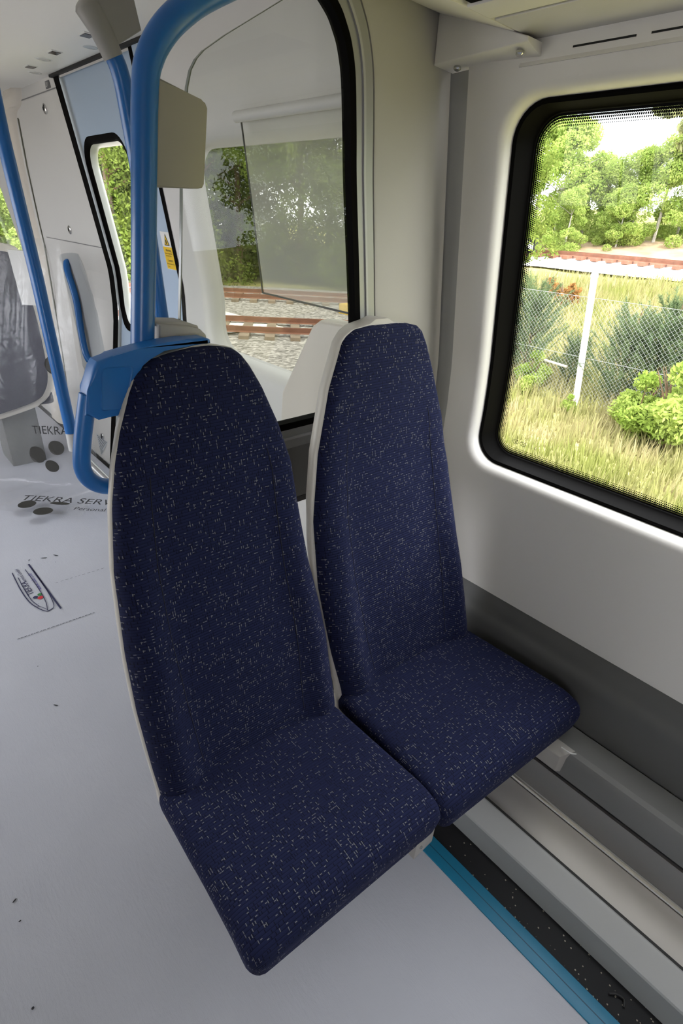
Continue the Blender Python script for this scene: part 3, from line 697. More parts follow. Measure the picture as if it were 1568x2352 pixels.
# brackets that show below the cushions
child(box('front_bracket', (.598, .660, .338, .375, .305, .385), CLAMPG, None, bevel=.003), seat1)
child(stud('bracket_screw', (.615, .338, .335), (0, -1, 0), .004, .003, SCREW), seat1)
child(box('front_bracket', (.735, .80, .325, .36, .320, .385), BRACKET, None, bevel=.003), seat2)
child(stud('bracket_screw', (.765, .325, .35), (0, -1, 0), .005, .003, SCREW), seat2)
sb = empty('seat_support', (.95, .5, 0)); tag(sb, 'grey cantilever seat support fixed to the heating duct under the window seat', 'seat support')
child(box('beam', (.30, 1.14, .45, .53, .265, .334), BRACKET, None, bevel=.006), sb)
wb = prism('wall_bracket', [((1.082, .40, .31), (1.12, .40, .325)), ((1.082, .262, .31), (1.12, .240, .325)), ((1.084, .262, .252), (1.12, .240, .242)), ((1.084, .40, .252), (1.12, .40, .242))], CLAMPG, None, bevel=.003)
child(wb, sb); child(box('arm', (1.06, 1.10, .36, .53, .27, .33), BRACKET, None, bevel=.004), sb)
child(stud('bolt', (1.082, .325, .292), (-1, 0, 0), .007, .004, SCREW), sb)
child(tube('cable_tie', catmull([(1.10, .27, .326), (1.095, .245, .333), (1.11, .235, .327)], 5), .0016, STICKW), sb)
# blue moulded handle on the aisle seat
HY = .888
def hx(pts): return pts
body = [(.250, 1.205), (.262, 1.245), (.276, 1.278), (.283, 1.288), (.308, 1.294), (.352, 1.302), (.394, 1.307), (.434, 1.309), (.470, 1.309), (.482, 1.305), (.483, 1.298), (.434, 1.297), (.394, 1.294), (.362, 1.288), (.348, 1.278), (.338, 1.250), (.316, 1.194), (.290, 1.198), (.272, 1.203)]
hb = xz_prism('grab_handle', body, HY-.016, HY+.022, BLUEH, None, bevel=.007, seg=4); child(hb, seat1); tag(hb, 'bright blue moulded grab handle')
rec = rrect(0, 1, 0, 1, .12, 4)
quad = [(.277, 1.212), (.316, 1.208), (.338, 1.275), (.289, 1.277)]
def q2(u, v):
    a = Vector(quad[0]).lerp(Vector(quad[1]), u); b = Vector(quad[3]).lerp(Vector(quad[2]), u); p = a.lerp(b, v); return p
bm = bmesh.new(); o1 = [(q2(u, v).x, HY-.0175, q2(u, v).y) for u, v in rec]; c0 = q2(.5, .5)
o2 = [(c0.x+(p[0]-c0.x)*.93, HY-.0165, c0.y+(p[2]-c0.y)*.93) for p in o1]; o0 = [(c0.x+(p[0]-c0.x)*1.08, HY-.0155, c0.y+(p[2]-c0.y)*1.06) for p in o1]
R3 = bm_loft(bm, [o0, o1, o2], cap=False); bm.faces.new(R3[-1])
child(from_bm('handle_inset', bm, BLUEH, None, smooth=True, angle=30), seat1)
lp = catmull([(.266, HY, 1.235), (.257, HY, 1.205), (.246, HY, 1.165), (.238, HY, 1.128), (.238, HY, 1.106), (.246, HY, 1.088), (.262, HY, 1.074), (.290, HY, 1.064)], 6)
child(tube('handle_loop', lp, .0138, BLUEH, None, 18), seat1)

# ------------------------------------------------------------------ grab poles
p1 = empty('grab_pole', (.382, .93, 1.29)); tag(p1, 'thick blue grab pole rising from the aisle seat and curving over the glass', 'grab pole')
pp = catmull([(.380, .93, 1.285), (.400, .93, 1.426), (.416, .93, 1.548), (.431, .93, 1.657), (.443, .93, 1.694), (.467, .93, 1.727), (.500, .93, 1.756), (.545, .935, 1.785), (.64, .945, 1.835), (.72, .95, 1.88)], 8)
child(tube('pole_tube', pp, .0195, BLUE, None, 28), p1)
bx = empty('display_box', (.47, .93, 1.6)); tag(bx, 'flat beige information box fixed to the side of the blue pole', 'information box')
bp_ = xz_prism('housing', [(.447, 1.670), (.515, 1.654), (.522, 1.651), (.5255, 1.644), (.512, 1.542), (.508, 1.536), (.500, 1.5345), (.427, 1.531)], .918, .942, BEIGE, None, bevel=.003)
child(bp_, bx)
p2 = empty('grab_pole', (.68, 1.45, 0)); tag(p2, 'blue grab pole in the vestibule with grey ceiling bracket', 'grab pole')
q = catmull([(.705, 1.45, .0), (.700, 1.45, .5), (.675, 1.45, .95), (.655, 1.45, 1.25), (.640, 1.45, 1.52), (.626, 1.45, 1.69), (.617, 1.45, 1.76), (.600, 1.45, 1.80), (.575, 1.45, 1.845)], 8)
child(tube('pole_tube', q, .0195, BLUE, None, 24), p2)
child(tube('ceiling_socket', [(.606, 1.45, 1.785), (.585, 1.45, 1.828), (.560, 1.45, 1.862), (.553, 1.45, 1.868)], [.0215, .0235, .026, .018], BRACKET, None, 24), p2)
child(prism('ceiling_bracket', [((.590, 1.44, 1.79), (.590, 1.47, 1.79)), ((.672, 1.44, 1.842), (.672, 1.47, 1.842)), ((.60, 1.44, 2.20), (.60, 1.47, 2.20)), ((.56, 1.44, 2.20), (.56, 1.47, 2.20)), ((.562, 1.44, 1.855), (.562, 1.47, 1.855))], BRACKET, None, bevel=.004), p2)
p3 = empty('grab_pole', (.5, 1.95, .74)); tag(p3, 'slanted blue grab pole with silver foot in front of the plastic bag', 'grab pole')
child(tube('pole_tube', [(.497, 2.05, 2.2), (.4985, 2.03, 1.66), (.5, 1.973, 1.292), (.5, 1.927, .80)], .0195, BLUE, None, 24), p3)
child(tube('silver_foot', [(.5, 1.93, .80), (.5, 1.93, .735)], .0185, mat('silver_sleeve', (.55, .55, .54, 1), .4, metal=.3), None, 20), p3)
child(tube('foot_rail', [(.5, 1.93, .742), (.52, 1.5, .70), (.55, 1.01, .66)], .012, ALU, None, 10), p3)

# ------------------------------------------------------------------ vestibule door and wall details
dm = bmesh.new()
DH = (2.80, 3.36, .87, 1.80)
DX = lambda z: xv(z)+.02
e = .03; ya, yb, za, zb = DH
bm_panel(dm, DX, 2.48, ya-e, 0, 2.07); bm_panel(dm, DX, ya-e, yb+e, 0, za-e); bm_panel(dm, DX, ya-e, yb+e, zb+e, 2.07); bm_panel(dm, DX, yb+e, 3.42, 0, 2.07)
hole_loops(dm, DX, DH, .13, [(e, 'sq'), (.001, 0), (0, .004), (0, .02)])
bmesh.ops.remove_doubles(dm, verts=dm.verts, dist=1e-5)
door = tag(from_bm('door_1', dm, DOORB, smooth=True, angle=40), kind='structure')
bm = bmesh.new(); hole_loops(bm, DX, DH, .13, [(.002, .004), (.0, -.0), (-.018, .002), (-.030, .012), (-.031, .02)]); from_bm('window_gasket', bm, RUBBER, door, smooth=True, angle=40)
bm = bmesh.new(); hole_loops(bm, DX, DH, .13, [(-.030, .015), (-.040, .035), (-.041, .05)]); from_bm('window_lip', bm, mat('pale_door_rim', (.5, .52, .5, 1), .3, metal=.3), door, smooth=True)
bm = bmesh.new(); bm_panel(bm, lambda z: DX(z)+.045, ya+.03, yb-.03, za+.03, zb-.03); from_bm('glass', bm, GLASS, door)
bm = bmesh.new(); bm_panel(bm, lambda z: xv(z)-.004, 3.335, 3.41, 0, 2.045); from_bm('edge_seal', bm, RUBBER, door)
bm = bmesh.new(); bm_panel(bm, lambda z: xv(z)-.002, 2.49, 2.525, 0, 2.045); from_bm('edge_seal', bm, RUBBER, door)
bm = bmesh.new(); bm_panel(bm, lambda z: xv(z)-.003, 2.38, 2.49, 1.66, 2.045); from_bm('header_plate', bm, DOORB, door)
bm = bmesh.new(); bm_box(bm, 1.10, 1.125, 2.3, 3.43, 2.038, 2.05); from_bm('top_seal', bm, DARK, door)
def onw(y, z, off=0.004): return Vector((xv(z)-off, y, z))
def wall_quad(name, ys, z0, z1, m, parent, off):  # patch lying on the vestibule wall
    return flat_poly(name, [onw(ys[0], z0, off), onw(ys[1], z0, off), onw(ys[1], z1, off), onw(ys[0], z1, off)], m, parent)
def ontilt(y, z, off): return Vector((DX(z)-off, y, z))
st = tag(flat_poly('warning_sticker', [ontilt(a, b, .003) for a, b in ((2.555, 1.255), (2.655, 1.255), (2.655, 1.415), (2.555, 1.415))], STICKW), 'white and yellow warning sticker on the pale blue door', 'sticker')
flat_poly('yellow_field', [ontilt(a, b, .0038) for a, b in ((2.557, 1.257), (2.653, 1.257), (2.653, 1.352), (2.557, 1.352))], YELLOW, st)
flat_poly('triangle_edge', [ontilt(a, b, .0038) for a, b in ((2.580, 1.358), (2.632, 1.358), (2.606, 1.408))], BLACK, st)
flat_poly('warning_triangle', [ontilt(a, b, .0046) for a, b in ((2.587, 1.362), (2.625, 1.362), (2.606, 1.400))], YELLOW, st)
flat_poly('hand_symbol', [ontilt(a, b, .0052) for a, b in ((2.600, 1.365), (2.612, 1.365), (2.611, 1.385), (2.602, 1.380))], BLACK, st)
tdir, tup = (0, -1, 0), ontilt(0, 1.41, 0)-ontilt(0, 1.26, 0)
for s, y, z, sz in (('Warning', 2.632, 1.333, .016), ('Beware of gap when', 2.645, 1.322, .009), ('leaving the train', 2.640, 1.312, .009), ('Caution', 2.632, 1.290, .016), ('Do not obstruct the', 2.645, 1.277, .009), ('doors', 2.640, 1.266, .009)):
    text('sticker_text', s, ontilt(y, z, .0046), tdir, tup, sz, BLACK, st, 0)
# pilaster details
gp_ = tag(box('door_plate', (0, .004, -.032, .032, -.016, .016), mat('dark_grey_plate', (.12, .12, .125, 1), .4), None, bevel=.0015), 'small dark grey plate reading D1 high beside the door', 'number plate')
gp_.location = onw(3.52, 2.022, .004)
text('plate_text', 'D1', (-.0006, .017, -.009), (0, -1, 0), (0, 0, 1), .026, STICKW, gp_, .0006)
for y, z, lb in ((3.671, 1.937, 'upper round chrome lock on the white pillar panel beside the door'), (3.881, 1.364, 'middle round chrome lock on the white pillar just above the panel seam'), (3.552, .145, 'lowest round chrome lock on the white pillar near the floor')):
    b = tag(stud('panel_lock', onw(y, z, -.001), (-1, 0, -.1), .024, .010, SCREW), lb, 'panel lock', 'round panel locks')
    stud('lock_core', onw(y, z, .008), (-1, 0, -.1), .009, .003, DARK, b)
bm = bmesh.new()
bm_panel(bm, lambda z: xv(z)-.0015, 3.40, 4.43, 1.293, 1.298)
bm_panel(bm, lambda z: xv(z)-.0015, 3.40, 4.05, 1.998, 2.003)
tag(from_bm('trim_5', bm, mat('seam_grey', (.2, .2, .2, 1), .6)), kind='structure')
bm = bmesh.new(); bm_tube(bm, [onw(4.19, 1.93, .002), onw(4.33, 1.70, .002), onw(4.47, 1.4, .002), onw(4.53, 1.25, .002), onw(4.50, .8, .002), onw(4.35, .5, .002), onw(4.17, .10, .002)], .006, 6)
tag(from_bm('trim_6', bm, mat('seam_olive', (.10, .10, .07, 1), .6)), kind='structure')
bm = bmesh.new(); tp = catmull([onw(3.96, 2.05, .0), onw(4.06, 1.985, .0), onw(4.24, 1.93, .0), onw(4.40, 1.70, .0), onw(4.60, 1.25, .0), onw(4.58, .8, .0), onw(4.42, .4, .0), onw(4.28, .02, .0)], 6)
bm_loft(bm, [[p+Vector((.05, -.03, 0)), p+Vector((-.015, .0, 0)), p+Vector((-.04, .05, 0)), p+Vector((-.04, .22, 0)), p+Vector((.06, .34, 0))] for p in tp])
cp = tag(from_bm('corner_pillar', bm, CREAM, smooth=True, angle=60), 'cream moulded pillar with bulging top beyond the door', 'pillar')
# recessed handle
hd = empty('door_grab_handle', (1.2, 3.9, .85)); tag(hd, 'slim blue grab handle in a recess of the white pillar beside the door', 'grab handle')
rp = [(3.945, .526), (3.86, .50), (3.60, .555), (3.535, .60), (3.53, .66), (3.70, .95), (3.845, 1.19), (3.90, 1.232), (4.17, 1.212), (4.275, 1.185), (4.28, 1.15), (4.10, .80)]
c0 = (sum(p[0] for p in rp)/len(rp), sum(p[1] for p in rp)/len(rp))
bm = bmesh.new(); rings = []
for s, off in ((1.0, .001), (.97, .003), (.88, .006), (.84, .0045)):
    pts = []
    for (y, z) in rp: pts.append(tuple(onw(c0[0]+(y-c0[0])*(1-(1-s)*1.2), c0[1]+(z-c0[1])*(1-(1-s)*.6), off)))
    pts = [tuple(p) for p in catmull([Vector(p) for p in pts+[pts[0]]], 3)[:-1]]; rings.append(pts)
RR = bm_loft(bm, rings, cap=False); bm.faces.new(RR[-1])
child(from_bm('recess_rim', bm, mat('recess_grey', (.36, .375, .375, 1), .45), None, smooth=True, angle=60), hd)
hp = catmull([onw(4.10, 1.168, .006), onw(4.085, 1.155, .022), onw(4.045, 1.108, .034), onw(3.96, .95, .036), onw(3.87, .77, .036), onw(3.80, .655, .034), onw(3.775, .605, .022), onw(3.765, .592, .006)], 6)
child(tube('handle_bar', hp, .021, BLUE, None, 18), hd)
for y, z in ((4.10, 1.168), (3.765, .592)): child(stud('handle_screw', onw(y, z, .022), (-1, 0, 0), .012, .006, SCREW), hd)
gr = tag(flat_poly('speaker_grille', [onw(3.66, .07, .003), onw(3.47, .14, .003), onw(3.62, -.0, .003)][:0] or [onw(3.665, .135, .003), onw(3.46, .135, .003), onw(3.56, .01, .003)], mat('pale_grille', (.5, .53, .55, 1), .5)), 'small perforated triangular grille low on the white pillar', 'grille')
bm = bmesh.new()
for r0 in range(10):
    for c in range(9):
        v = r0/10; z = .128-.11*v; y = 3.56+(c-4)*.021*(1)+(0 if r0 % 2 else .01)
        if abs(y-3.56) < .095*(1-v)-.006: bm.faces.new([bm.verts.new(p) for p in disc_pts(onw(y, z, .004), (0, 1, 0), (0, 0, 1), .0052, 6)])
from_bm('perforation', bm, DARK, gr, recalc=False)
# soffit fittings
for x, y, lb in ((.977, 2.551, 'nearest square sensor window in the ceiling soffit, beside the pole bracket'), (.982, 2.941, 'middle square sensor window in the ceiling soffit over the door'), (.996, 3.334, 'farthest small square sensor window in the ceiling soffit')):
    sq = tag(box('ceiling_sensor', (x-.022, x+.022, y-.034, y+.034, 2.048, 2.052), STICKW, None, bevel=.001), lb, 'sensor', 'square ceiling sensors')
    box('sensor_lens', (x-.017, x+.017, y-.026, y+.028, 2.0465, 2.049), mat('brown_lens', (.05, .03, .02, 1), .2), sq)
for x, y, lb in ((.99, 3.118, 'round white spotlight between two square sensors in the soffit'), (1.045, 2.713, 'round chrome spotlight near the grey pole bracket'), (1.05, 3.452, 'farthest round spotlight in the soffit above the pillar')):
    sp_ = tag(stud('spotlight', (x, y, 2.052), (0, 0, -1), .036, .004, STICKW), lb, 'spotlight', 'round ceiling spotlights')
    stud('spotlight_lens', (x, y, 2.049), (0, 0, -1), .028, .002, mat('pale_lens', (.6, .6, .58, 1), .15, metal=.4), sp_)
dsp = tag(prism('ceiling_display', [((.90, 3.80, 2.12), (.90, 4.0, 2.12)), ((.985, 3.86, 2.02), (.985, 4.0, 2.02)), ((.955, 3.86, 1.985), (.955, 4.0, 1.985)), ((.86, 3.80, 1.96), (.86, 4.0, 1.96))], mat('dark_grey_display', (.10, .10, .10, 1), .5), None, bevel=.006), 'dark grey display box under the ceiling at the far left edge', 'display')
# framed hazy panel, and a solid block added for the seat shell's reflection
fp = empty('acrylic_panel', (1.2, 1.55, 1.5)); tag(fp, 'hazy clear panel with white top rail seen through the glass screen', 'panel')
def onp(y, z, o): return (xv(z)-o, y, z)
bm = bmesh.new(); A = [[bm.verts.new(onp(y, z, .02)) for z in (1.25, 1.42, 1.6, 1.785)] for y in (1.25, 1.79)]
for i in range(3): bm.faces.new((A[0][i], A[1][i], A[1][i+1], A[0][i+1]))
child(from_bm('panel_sheet', bm, ACRYLIC, None, smooth=True), fp)
child(tube('top_rail', [onp(1.20, 1.775, .03), onp(1.80, 1.775, .03)], .016, WHITE2, None, 14), fp)
child(tube('edge_strip', [onp(1.788, 1.765, .02), onp(1.79, 1.52, .02), onp(1.80, 1.25, .02)], .0035, mat('dark_edge', (.05, .05, .045, 1), .5), None, 6), fp)
child(tube('bottom_strip', [onp(1.80, 1.25, .02), onp(1.25, 1.245, .02)], .0035, mat('dark_edge', (.05, .05, .045, 1), .5), None, 6), fp)
hs = prism('shell_reflection_block', [((1.17, 1.02, 1.235), (1.25, 1.02, 1.235)), ((1.17, 1.40, 1.215), (1.25, 1.42, 1.215)), ((1.17, 1.44, 1.19), (1.25, 1.45, 1.19)), ((1.165, 1.60, .93), (1.24, 1.61, .93)), ((1.16, 1.62, .62), (1.19, 1.62, .62)), ((1.16, 1.02, .62), (1.19, 1.02, .62))], CREAM, None, bevel=.012, seg=4)
tag(hs, 'cream block with slanted end added as the seat shell reflection', 'housing')

# ------------------------------------------------------------------ far seat under clear plastic
fs = empty('wrapped_seat', (.68, 3.6, 0)); tag(fs, 'dark seat with white shell wrapped in clear plastic beyond the slanted pole', 'train seat')
op = [(p.x, p.z) for p in catmull([(x, 0, z) for x, z in [(.50, .34), (.78, .40), (.86, .47), (.895, .58), (.90, .80), (.89, 1.0), (.86, 1.22), (.82, 1.29), (.62, 1.30), (.48, 1.22), (.45, .8), (.46, .42), (.50, .34)]], 4)][:-1]
child(xz_prism('seat_shell', op, 3.60, 3.68, CREAM, None, bevel=.015), fs)
cx0, cz0 = .67, .83
child(xz_prism('back_insert', [(cx0+(x-cx0)*.86, cz0+(z-cz0)*.92) for x, z in op], 3.585, 3.605, SEATBACK, None, bevel=.005), fs)
child(box('seat_cushion', (.47, .89, 3.66, 4.08, .38, .46), FABRIC, None, bevel=.03, seg=4), fs)
child(box('pedestal', (.58, .78, 3.7, 3.95, 0, .39), DUCTG, None, bevel=.01), fs)
child(box('red_tag', (.84, .885, 3.572, 3.586, 1.05, 1.24), mat('faded_red', (.5, .08, .07, 1), .6), None, bevel=.003), fs)
# plastic bag: hangs over the seat, spreads on to the floor
D = Vector((.70, -.714, 0)); N = Vector((-.714, -.70, 0)); P0 = Vector((.70, 3.2, 0))
def bag(a, s):
    # s 0 top .. 1 floor edge
    if s < .72:
        t = s/.72; z = 1.34-1.31*t; o = -.22+.22*t**.8; fold = .022*math.sin(a*15+2.5*math.sin(t*3))*(.3+.7*math.sin(math.pi*min(1, t*1.1)))+.006*math.sin(a*43+t*11)*math.sin(t*7+a*5)
    else:
        t = (s-.72)/.28; z = .022*(1-t)**2+.010+.008*math.sin(a*17+t*5)**2; o = .0+.30*t; fold = .012*math.sin(a*15)*(1-t)
    w = 1-.35*(1-min(1, s*1.3))
    p = P0+D*(a*w-.10*(1-w))+N*(o+fold); p.z = max(.012, z); return p
bm = bmesh.new(); NA, NS = 90, 70
V = [[bm.verts.new(bag(-.70+.98*i/NA, j/NS)) for i in range(NA+1)] for j in range(NS+1)]
for j in range(NS):
    for i in range(NA): bm.faces.new((V[j][i], V[j][i+1], V[j+1][i+1], V[j+1][i]))
bagm = from_bm('plastic_bag', bm, PLASTIC, smooth=True)
tag(bagm, 'large crumpled clear plastic bag with black printing draped over the far seat', 'plastic bag')
def onbag(a, z, off=.018):
    t = (1.34-z)/1.31; return bag(a, .72*t)+N*off
def wrap_text(name, s, a0, z0, size, parent, m=BLACK):
    o = text(name, s, (0, 0, 0), (1, 0, 0), (0, 1, 0), size, m, parent, 0)
    for v in o.data.vertices: v.co = onbag(a0+v.co.x, z0+v.co.y)
    return o
wrap_text('bag_print', 'TIEKRA', -.085, .350, .066, bagm)
def bag_dot(a, z, ra, rz): flat_poly('bag_dot', [tuple(onbag(a+ra*math.cos(t), z+rz*math.sin(t))) for t in [i*math.pi/10 for i in range(20)]], mat('printed_dot', (.025, .024, .020, 1), .5), bagm)
bag_dot(-.085, .222, .055, .05); bag_dot(.047, .273, .048, .042); bag_dot(.0, .161, .045, .036); bag_dot(.098, .723, .05, .05)
tag(bagm, None)
# printing on the part that lies on the floor
fd = Vector((.735, -.678, 0)); fu = Vector((.678, .735, 0)); f0 = Vector((.474, 3.107, .045))
text('bag_print', 'TIEKRA SERVICE', f0, fd, fu, .088, BLACK, bagm, 0)
text('bag_print', 'Personal', f0+fd*.33-fu*.075, fd, fu, .05, BLACK, bagm, 0)
for a, b, ra, rb in ((.07, -.05, .045, .045), (.19, -.115, .05, .042), (.235, -.02, .055, .016)):
    flat_poly('bag_dot', [tuple(f0+fd*(a+ra*math.cos(t))+fu*(b+rb*math.sin(t))+Vector((0, 0, .004))) for t in [i*math.pi/10 for i in range(20)]], mat('printed_dot', (.025, .024, .020, 1), .5), bagm)
# notice board at the far left edge
nb = tag(prism('notice_board', [((.785, 3.50, 1.00), (.80, 3.53, 1.00)), ((.86, 3.44, 1.00), (.875, 3.47, 1.00)), ((.90, 3.44, 1.27), (.915, 3.47, 1.27)), ((.78, 3.54, 1.27), (.795, 3.57, 1.27))], STICKW), 'white sheet with black lettering above the wrapped seat at the far left', 'notice')
text('notice_text', 'IL', (.845, 3.455, 1.22), (.75, -.5, 0), (0, 0, 1), .08, BLACK, nb, .003)

# ------------------------------------------------------------------ outside world
def sstep(a, b, x):
    t = max(0, min(1, (x-a)/(b-a))); return t*t*(3-2*t)
def height(X, Y):
    n = .12*math.sin(X*.7+Y*.3)*math.sin(Y*.6-X*.2)
    bank = lerp([(1.3, -1.15), (5, -1.15), (8, -1.05), (14, -.35), (22, .42), (23.5, .62), (28, .70), (30, 1.1), (36, 2.6), (60, 4)], X)
    low = lerp([(1.3, -1.15), (30, -1.1), (60, .6)], X)
    k = sstep(.52, .80, (Y-1.5)/max(X, 3)) if Y > 0 else 0
    base = bank*(1-k)+low*k
    return base + n*(1 if 9 < X < 21 and k < .5 else .15)
bm = bmesh.new(); NX, NY = 70, 70
xs = [1.45+(i/NX)**1.8*75 for i in range(NX+1)]; ys = [-26+(j/NY)*110 for j in range(NY+1)]
V = [[bm.verts.new((x, y, height(x, y))) for x in xs] for y in ys]
for j in range(NY):
    for i in range(NX): bm.faces.new((V[j][i], V[j][i+1], V[j+1][i+1], V[j+1][i]))
tag(from_bm('ground', bm, GROUND, smooth=True), kind='structure')
bm = bmesh.new(); bm.faces.new([bm.verts.new(p) for p in ((-60, -60, -1.4), (1.6, -60, -1.4), (1.6, 90, -1.4), (-60, 90, -1.4))]); tag(from_bm('ground_far_side', bm, BALLAST), kind='structure')
def bank_strip(name, x0, x1, y0, y1, m, lift, n=50, curve=None):
    bm = bmesh.new(); curve = curve or (lambda y: 0); rows = []
    for j in range(n+1):
        y = y0+(y1-y0)*j/n; rows.append([bm.verts.new((x+curve(y), y, height(x+curve(y), y)+lift)) for x in [x0+(x1-x0)*i/8 for i in range(9)]])
    for A, B in zip(rows, rows[1:]):
        for i in range(8): bm.faces.new((A[i], A[i+1], B[i+1], B[i]))
    return from_bm(name, bm, m, smooth=True)
tag(bank_strip('path_ballast_upper', 21.2, 27.6, -20, 30, CHALK, .06), kind='structure')
TD = Vector((.80, -.60, 0)); TN = Vector((.60, .80, 0))       # run of the lower tracks, and away from the train
def skew(d, t): p = TN*d+TD*t; return p.x, p.y
bm = bmesh.new(); rows = []
for j in range(41):
    rows.append([bm.verts.new((*skew(d, -22+(22+.27*d)*j/40), height(*skew(d, -22+(22+.27*d)*j/40))+.05)) for d in [4.6+19.8*i/16 for i in range(17)]])
for A, B in zip(rows, rows[1:]):
    for i in range(16): bm.faces.new((A[i], A[i+1], B[i+1], B[i]))
tag(from_bm('path_ballast_lower', bm, BALLAST, smooth=True), kind='structure')
tag(bank_strip('path_bank', 28.2, 31.5, -20, 30, EARTH, .05), kind='structure')
tag(bank_strip('path_gravel', 4.3, 8.8, 12, 24, CHALK, .09), kind='structure')
def track(P, a0, a1, lift, label, step, tie):
    """P(lateral, along) -> x, y"""
    x0, y0 = P(0, (a0+a1)/2); root = empty('railway_track', (x0, y0, height(x0, y0))); tag(root, label, 'railway track')
    zf_ = lambda a: height(*P(0, a))+lift
    n = int((a1-a0)/2)
    def pt(l, a, z): return (*P(l, a), zf_(a)+z)
    for s in (-.75, .75):
        bm = bmesh.new()
        bm_loft(bm, [[pt(s-.07, a, .02), pt(s-.02, a, .05), pt(s-.035, a, .16), pt(s+.035, a, .16), pt(s+.02, a, .05), pt(s+.07, a, .02)] for a in [a0+(a1-a0)*i/n for i in range(n+1)]])
        child(from_bm('rail', bm, RUST, None), root)
    a = a0+.3; k = 0
    while a < a1-.3 and k < 90:
        bm = bmesh.new(); bm_loft(bm, [[pt(l, a-.12, -.10), pt(l, a+.12, -.10), pt(l, a+.12, .02), pt(l, a-.12, .02)] for l in (-1.25, 1.25)])
        child(from_bm('sleeper', bm, tie, None), root); a += step; k += 1
    return root
track(lambda l, a: (24.5+l, a), -8, 30, .12, 'rusty railway track on white ballast high on the bank outside', .62, RUST)
track(lambda l, a: skew(14.6+l, a), -20, 3.8, .10, 'nearer rusty track on grey ballast outside the added tinted window', .62, WOODT)
track(lambda l, a: skew(20.8+l, a), -22, 5.6, .10, 'farther rusty track on grey ballast below the dark trees', .62, WOODT)
bx_, by_ = skew(18.3, 2.3)
tb = tag(box('track_box', (bx_-.7, bx_+.7, by_-.3, by_+.3, height(bx_, by_)-.05, height(bx_, by_)+.35), YELLOWRAIL, None, bevel=.03), 'yellow box beside the farther track by the edge of the glass screen', 'track box')
sg = empty('track_signal', (21.9, 13.0, height(21.9, 13.0))); tag(sg, 'small black and white track signal beside the rails at the window edge', 'signal')
child(box('signal_post', (21.86, 21.94, 12.96, 13.04, height(21.9, 13)-.1, height(21.9, 13)+.5), DARK), sg)
child(box('signal_head', (21.78, 22.02, 12.75, 13.25, height(21.9, 13)+.45, height(21.9, 13)+.95), DARK, None, bevel=.03), sg)
child(prism('signal_face', [((21.775, 12.8, height(21.9, 13)+.5), (21.778, 12.8, height(21.9, 13)+.5)), ((21.775, 13.2, height(21.9, 13)+.7), (21.778, 13.2, height(21.9, 13)+.7)), ((21.775, 13.15, height(21.9, 13)+.9), (21.778, 13.15, height(21.9, 13)+.9)), ((21.775, 12.8, height(21.9, 13)+.75), (21.778, 12.8, height(21.9, 13)+.75))], STICKW), sg)

# fence
FX = 8.6
fpst = empty('fence_post', (FX, 3.71, height(FX, 3.71))); tag(fpst, 'pale concrete fence post in the grass outside the large window', 'fence post')
zb0 = height(FX, 3.71)
lean = lambda z: .12*z
def post_ring(z, w=.036): return [(FX-w, 3.71-w+lean(z), zb0+z), (FX+w, 3.71-w+lean(z), zb0+z), (FX+w, 3.71+w+lean(z), zb0+z), (FX-w, 3.71+w+lean(z), zb0+z)]
bm = bmesh.new(); bm_loft(bm, [post_ring(z) for z in (-.3, 1.0, 1.96)]); child(from_bm('shaft', bm, CONC, None), fpst)
for z in (.72, 1.55):
    bm = bmesh.new(); bm_loft(bm, [post_ring(z, .040), post_ring(z+.02, .040)]); child(from_bm('wire_band', bm, WIRE, None), fpst)
bm = bmesh.new(); bm_loft(bm, [post_ring(1.96, .042), post_ring(2.0, .042), post_ring(2.03, .025)]); child(from_bm('post_cap', bm, CONC, None), fpst)
bm = bmesh.new(); ya, yb, h, sp_ = -3.0, 9.0, 1.75, .068
zb0 = -1.05
t = ya-h
while t < yb:
    for s in (1, -1):
        a, b = (t, t+h) if s > 0 else (t+h, t); p, q = Vector((FX+.07, a, zb0)), Vector((FX+.07, b, zb0+h))
        if ya <= min(a, b) and max(a, b) <= yb: bm_tube(bm, [p, q], .0013, 3, cap=False)
    t += sp_
for z in (0.02, h/2, h): bm_tube(bm, [(FX+.07, ya, zb0+z), (FX+.07, yb, zb0+z)], .003, 4)
tag(from_bm('wire_fence', bm, WIRE), 'diamond mesh wire fence fixed to the concrete post outside', 'fence')
lg = tag(tube('fallen_branch', [(9.0, 4.69, -.41), (9.0, 4.2, -.44)], .022, TIMBER, None, 8), 'pale fallen branch lying in the undergrowth by the fence post', 'branch')

# plants
def leaf_cloud(bm, blobs, n, size, rng, elong=1.0, bias=.55):
    tot = sum(b[3]**2 for b in blobs)
    for bx_, by, bz, br, sq in [(b[0], b[1], b[2], b[3], b[4] if len(b) > 4 else .8) for b in blobs]:
        for _ in range(int(n*br*br/tot)):
            v = Vector((rng.gauss(0, 1), rng.gauss(0, 1), rng.gauss(0, 1))).normalized(); r = br*(bias+(1-bias)*rng.random())**.8
            c = Vector((bx_+v.x*r, by+v.y*r, bz+v.z*r*sq))
            a = Vector((rng.gauss(0, 1), rng.gauss(0, 1), rng.gauss(0, 1))).normalized(); b2 = a.cross(Vector((rng.gauss(0, 1), rng.gauss(0, 1), rng.gauss(0, 1)))).normalized()
            s = size*rng.uniform(.6, 1.3)
            bm.faces.new([bm.verts.new(c+a*s*elong), bm.verts.new(c+b2*s*.45), bm.verts.new(c-a*s*elong), bm.verts.new(c-b2*s*.45)])
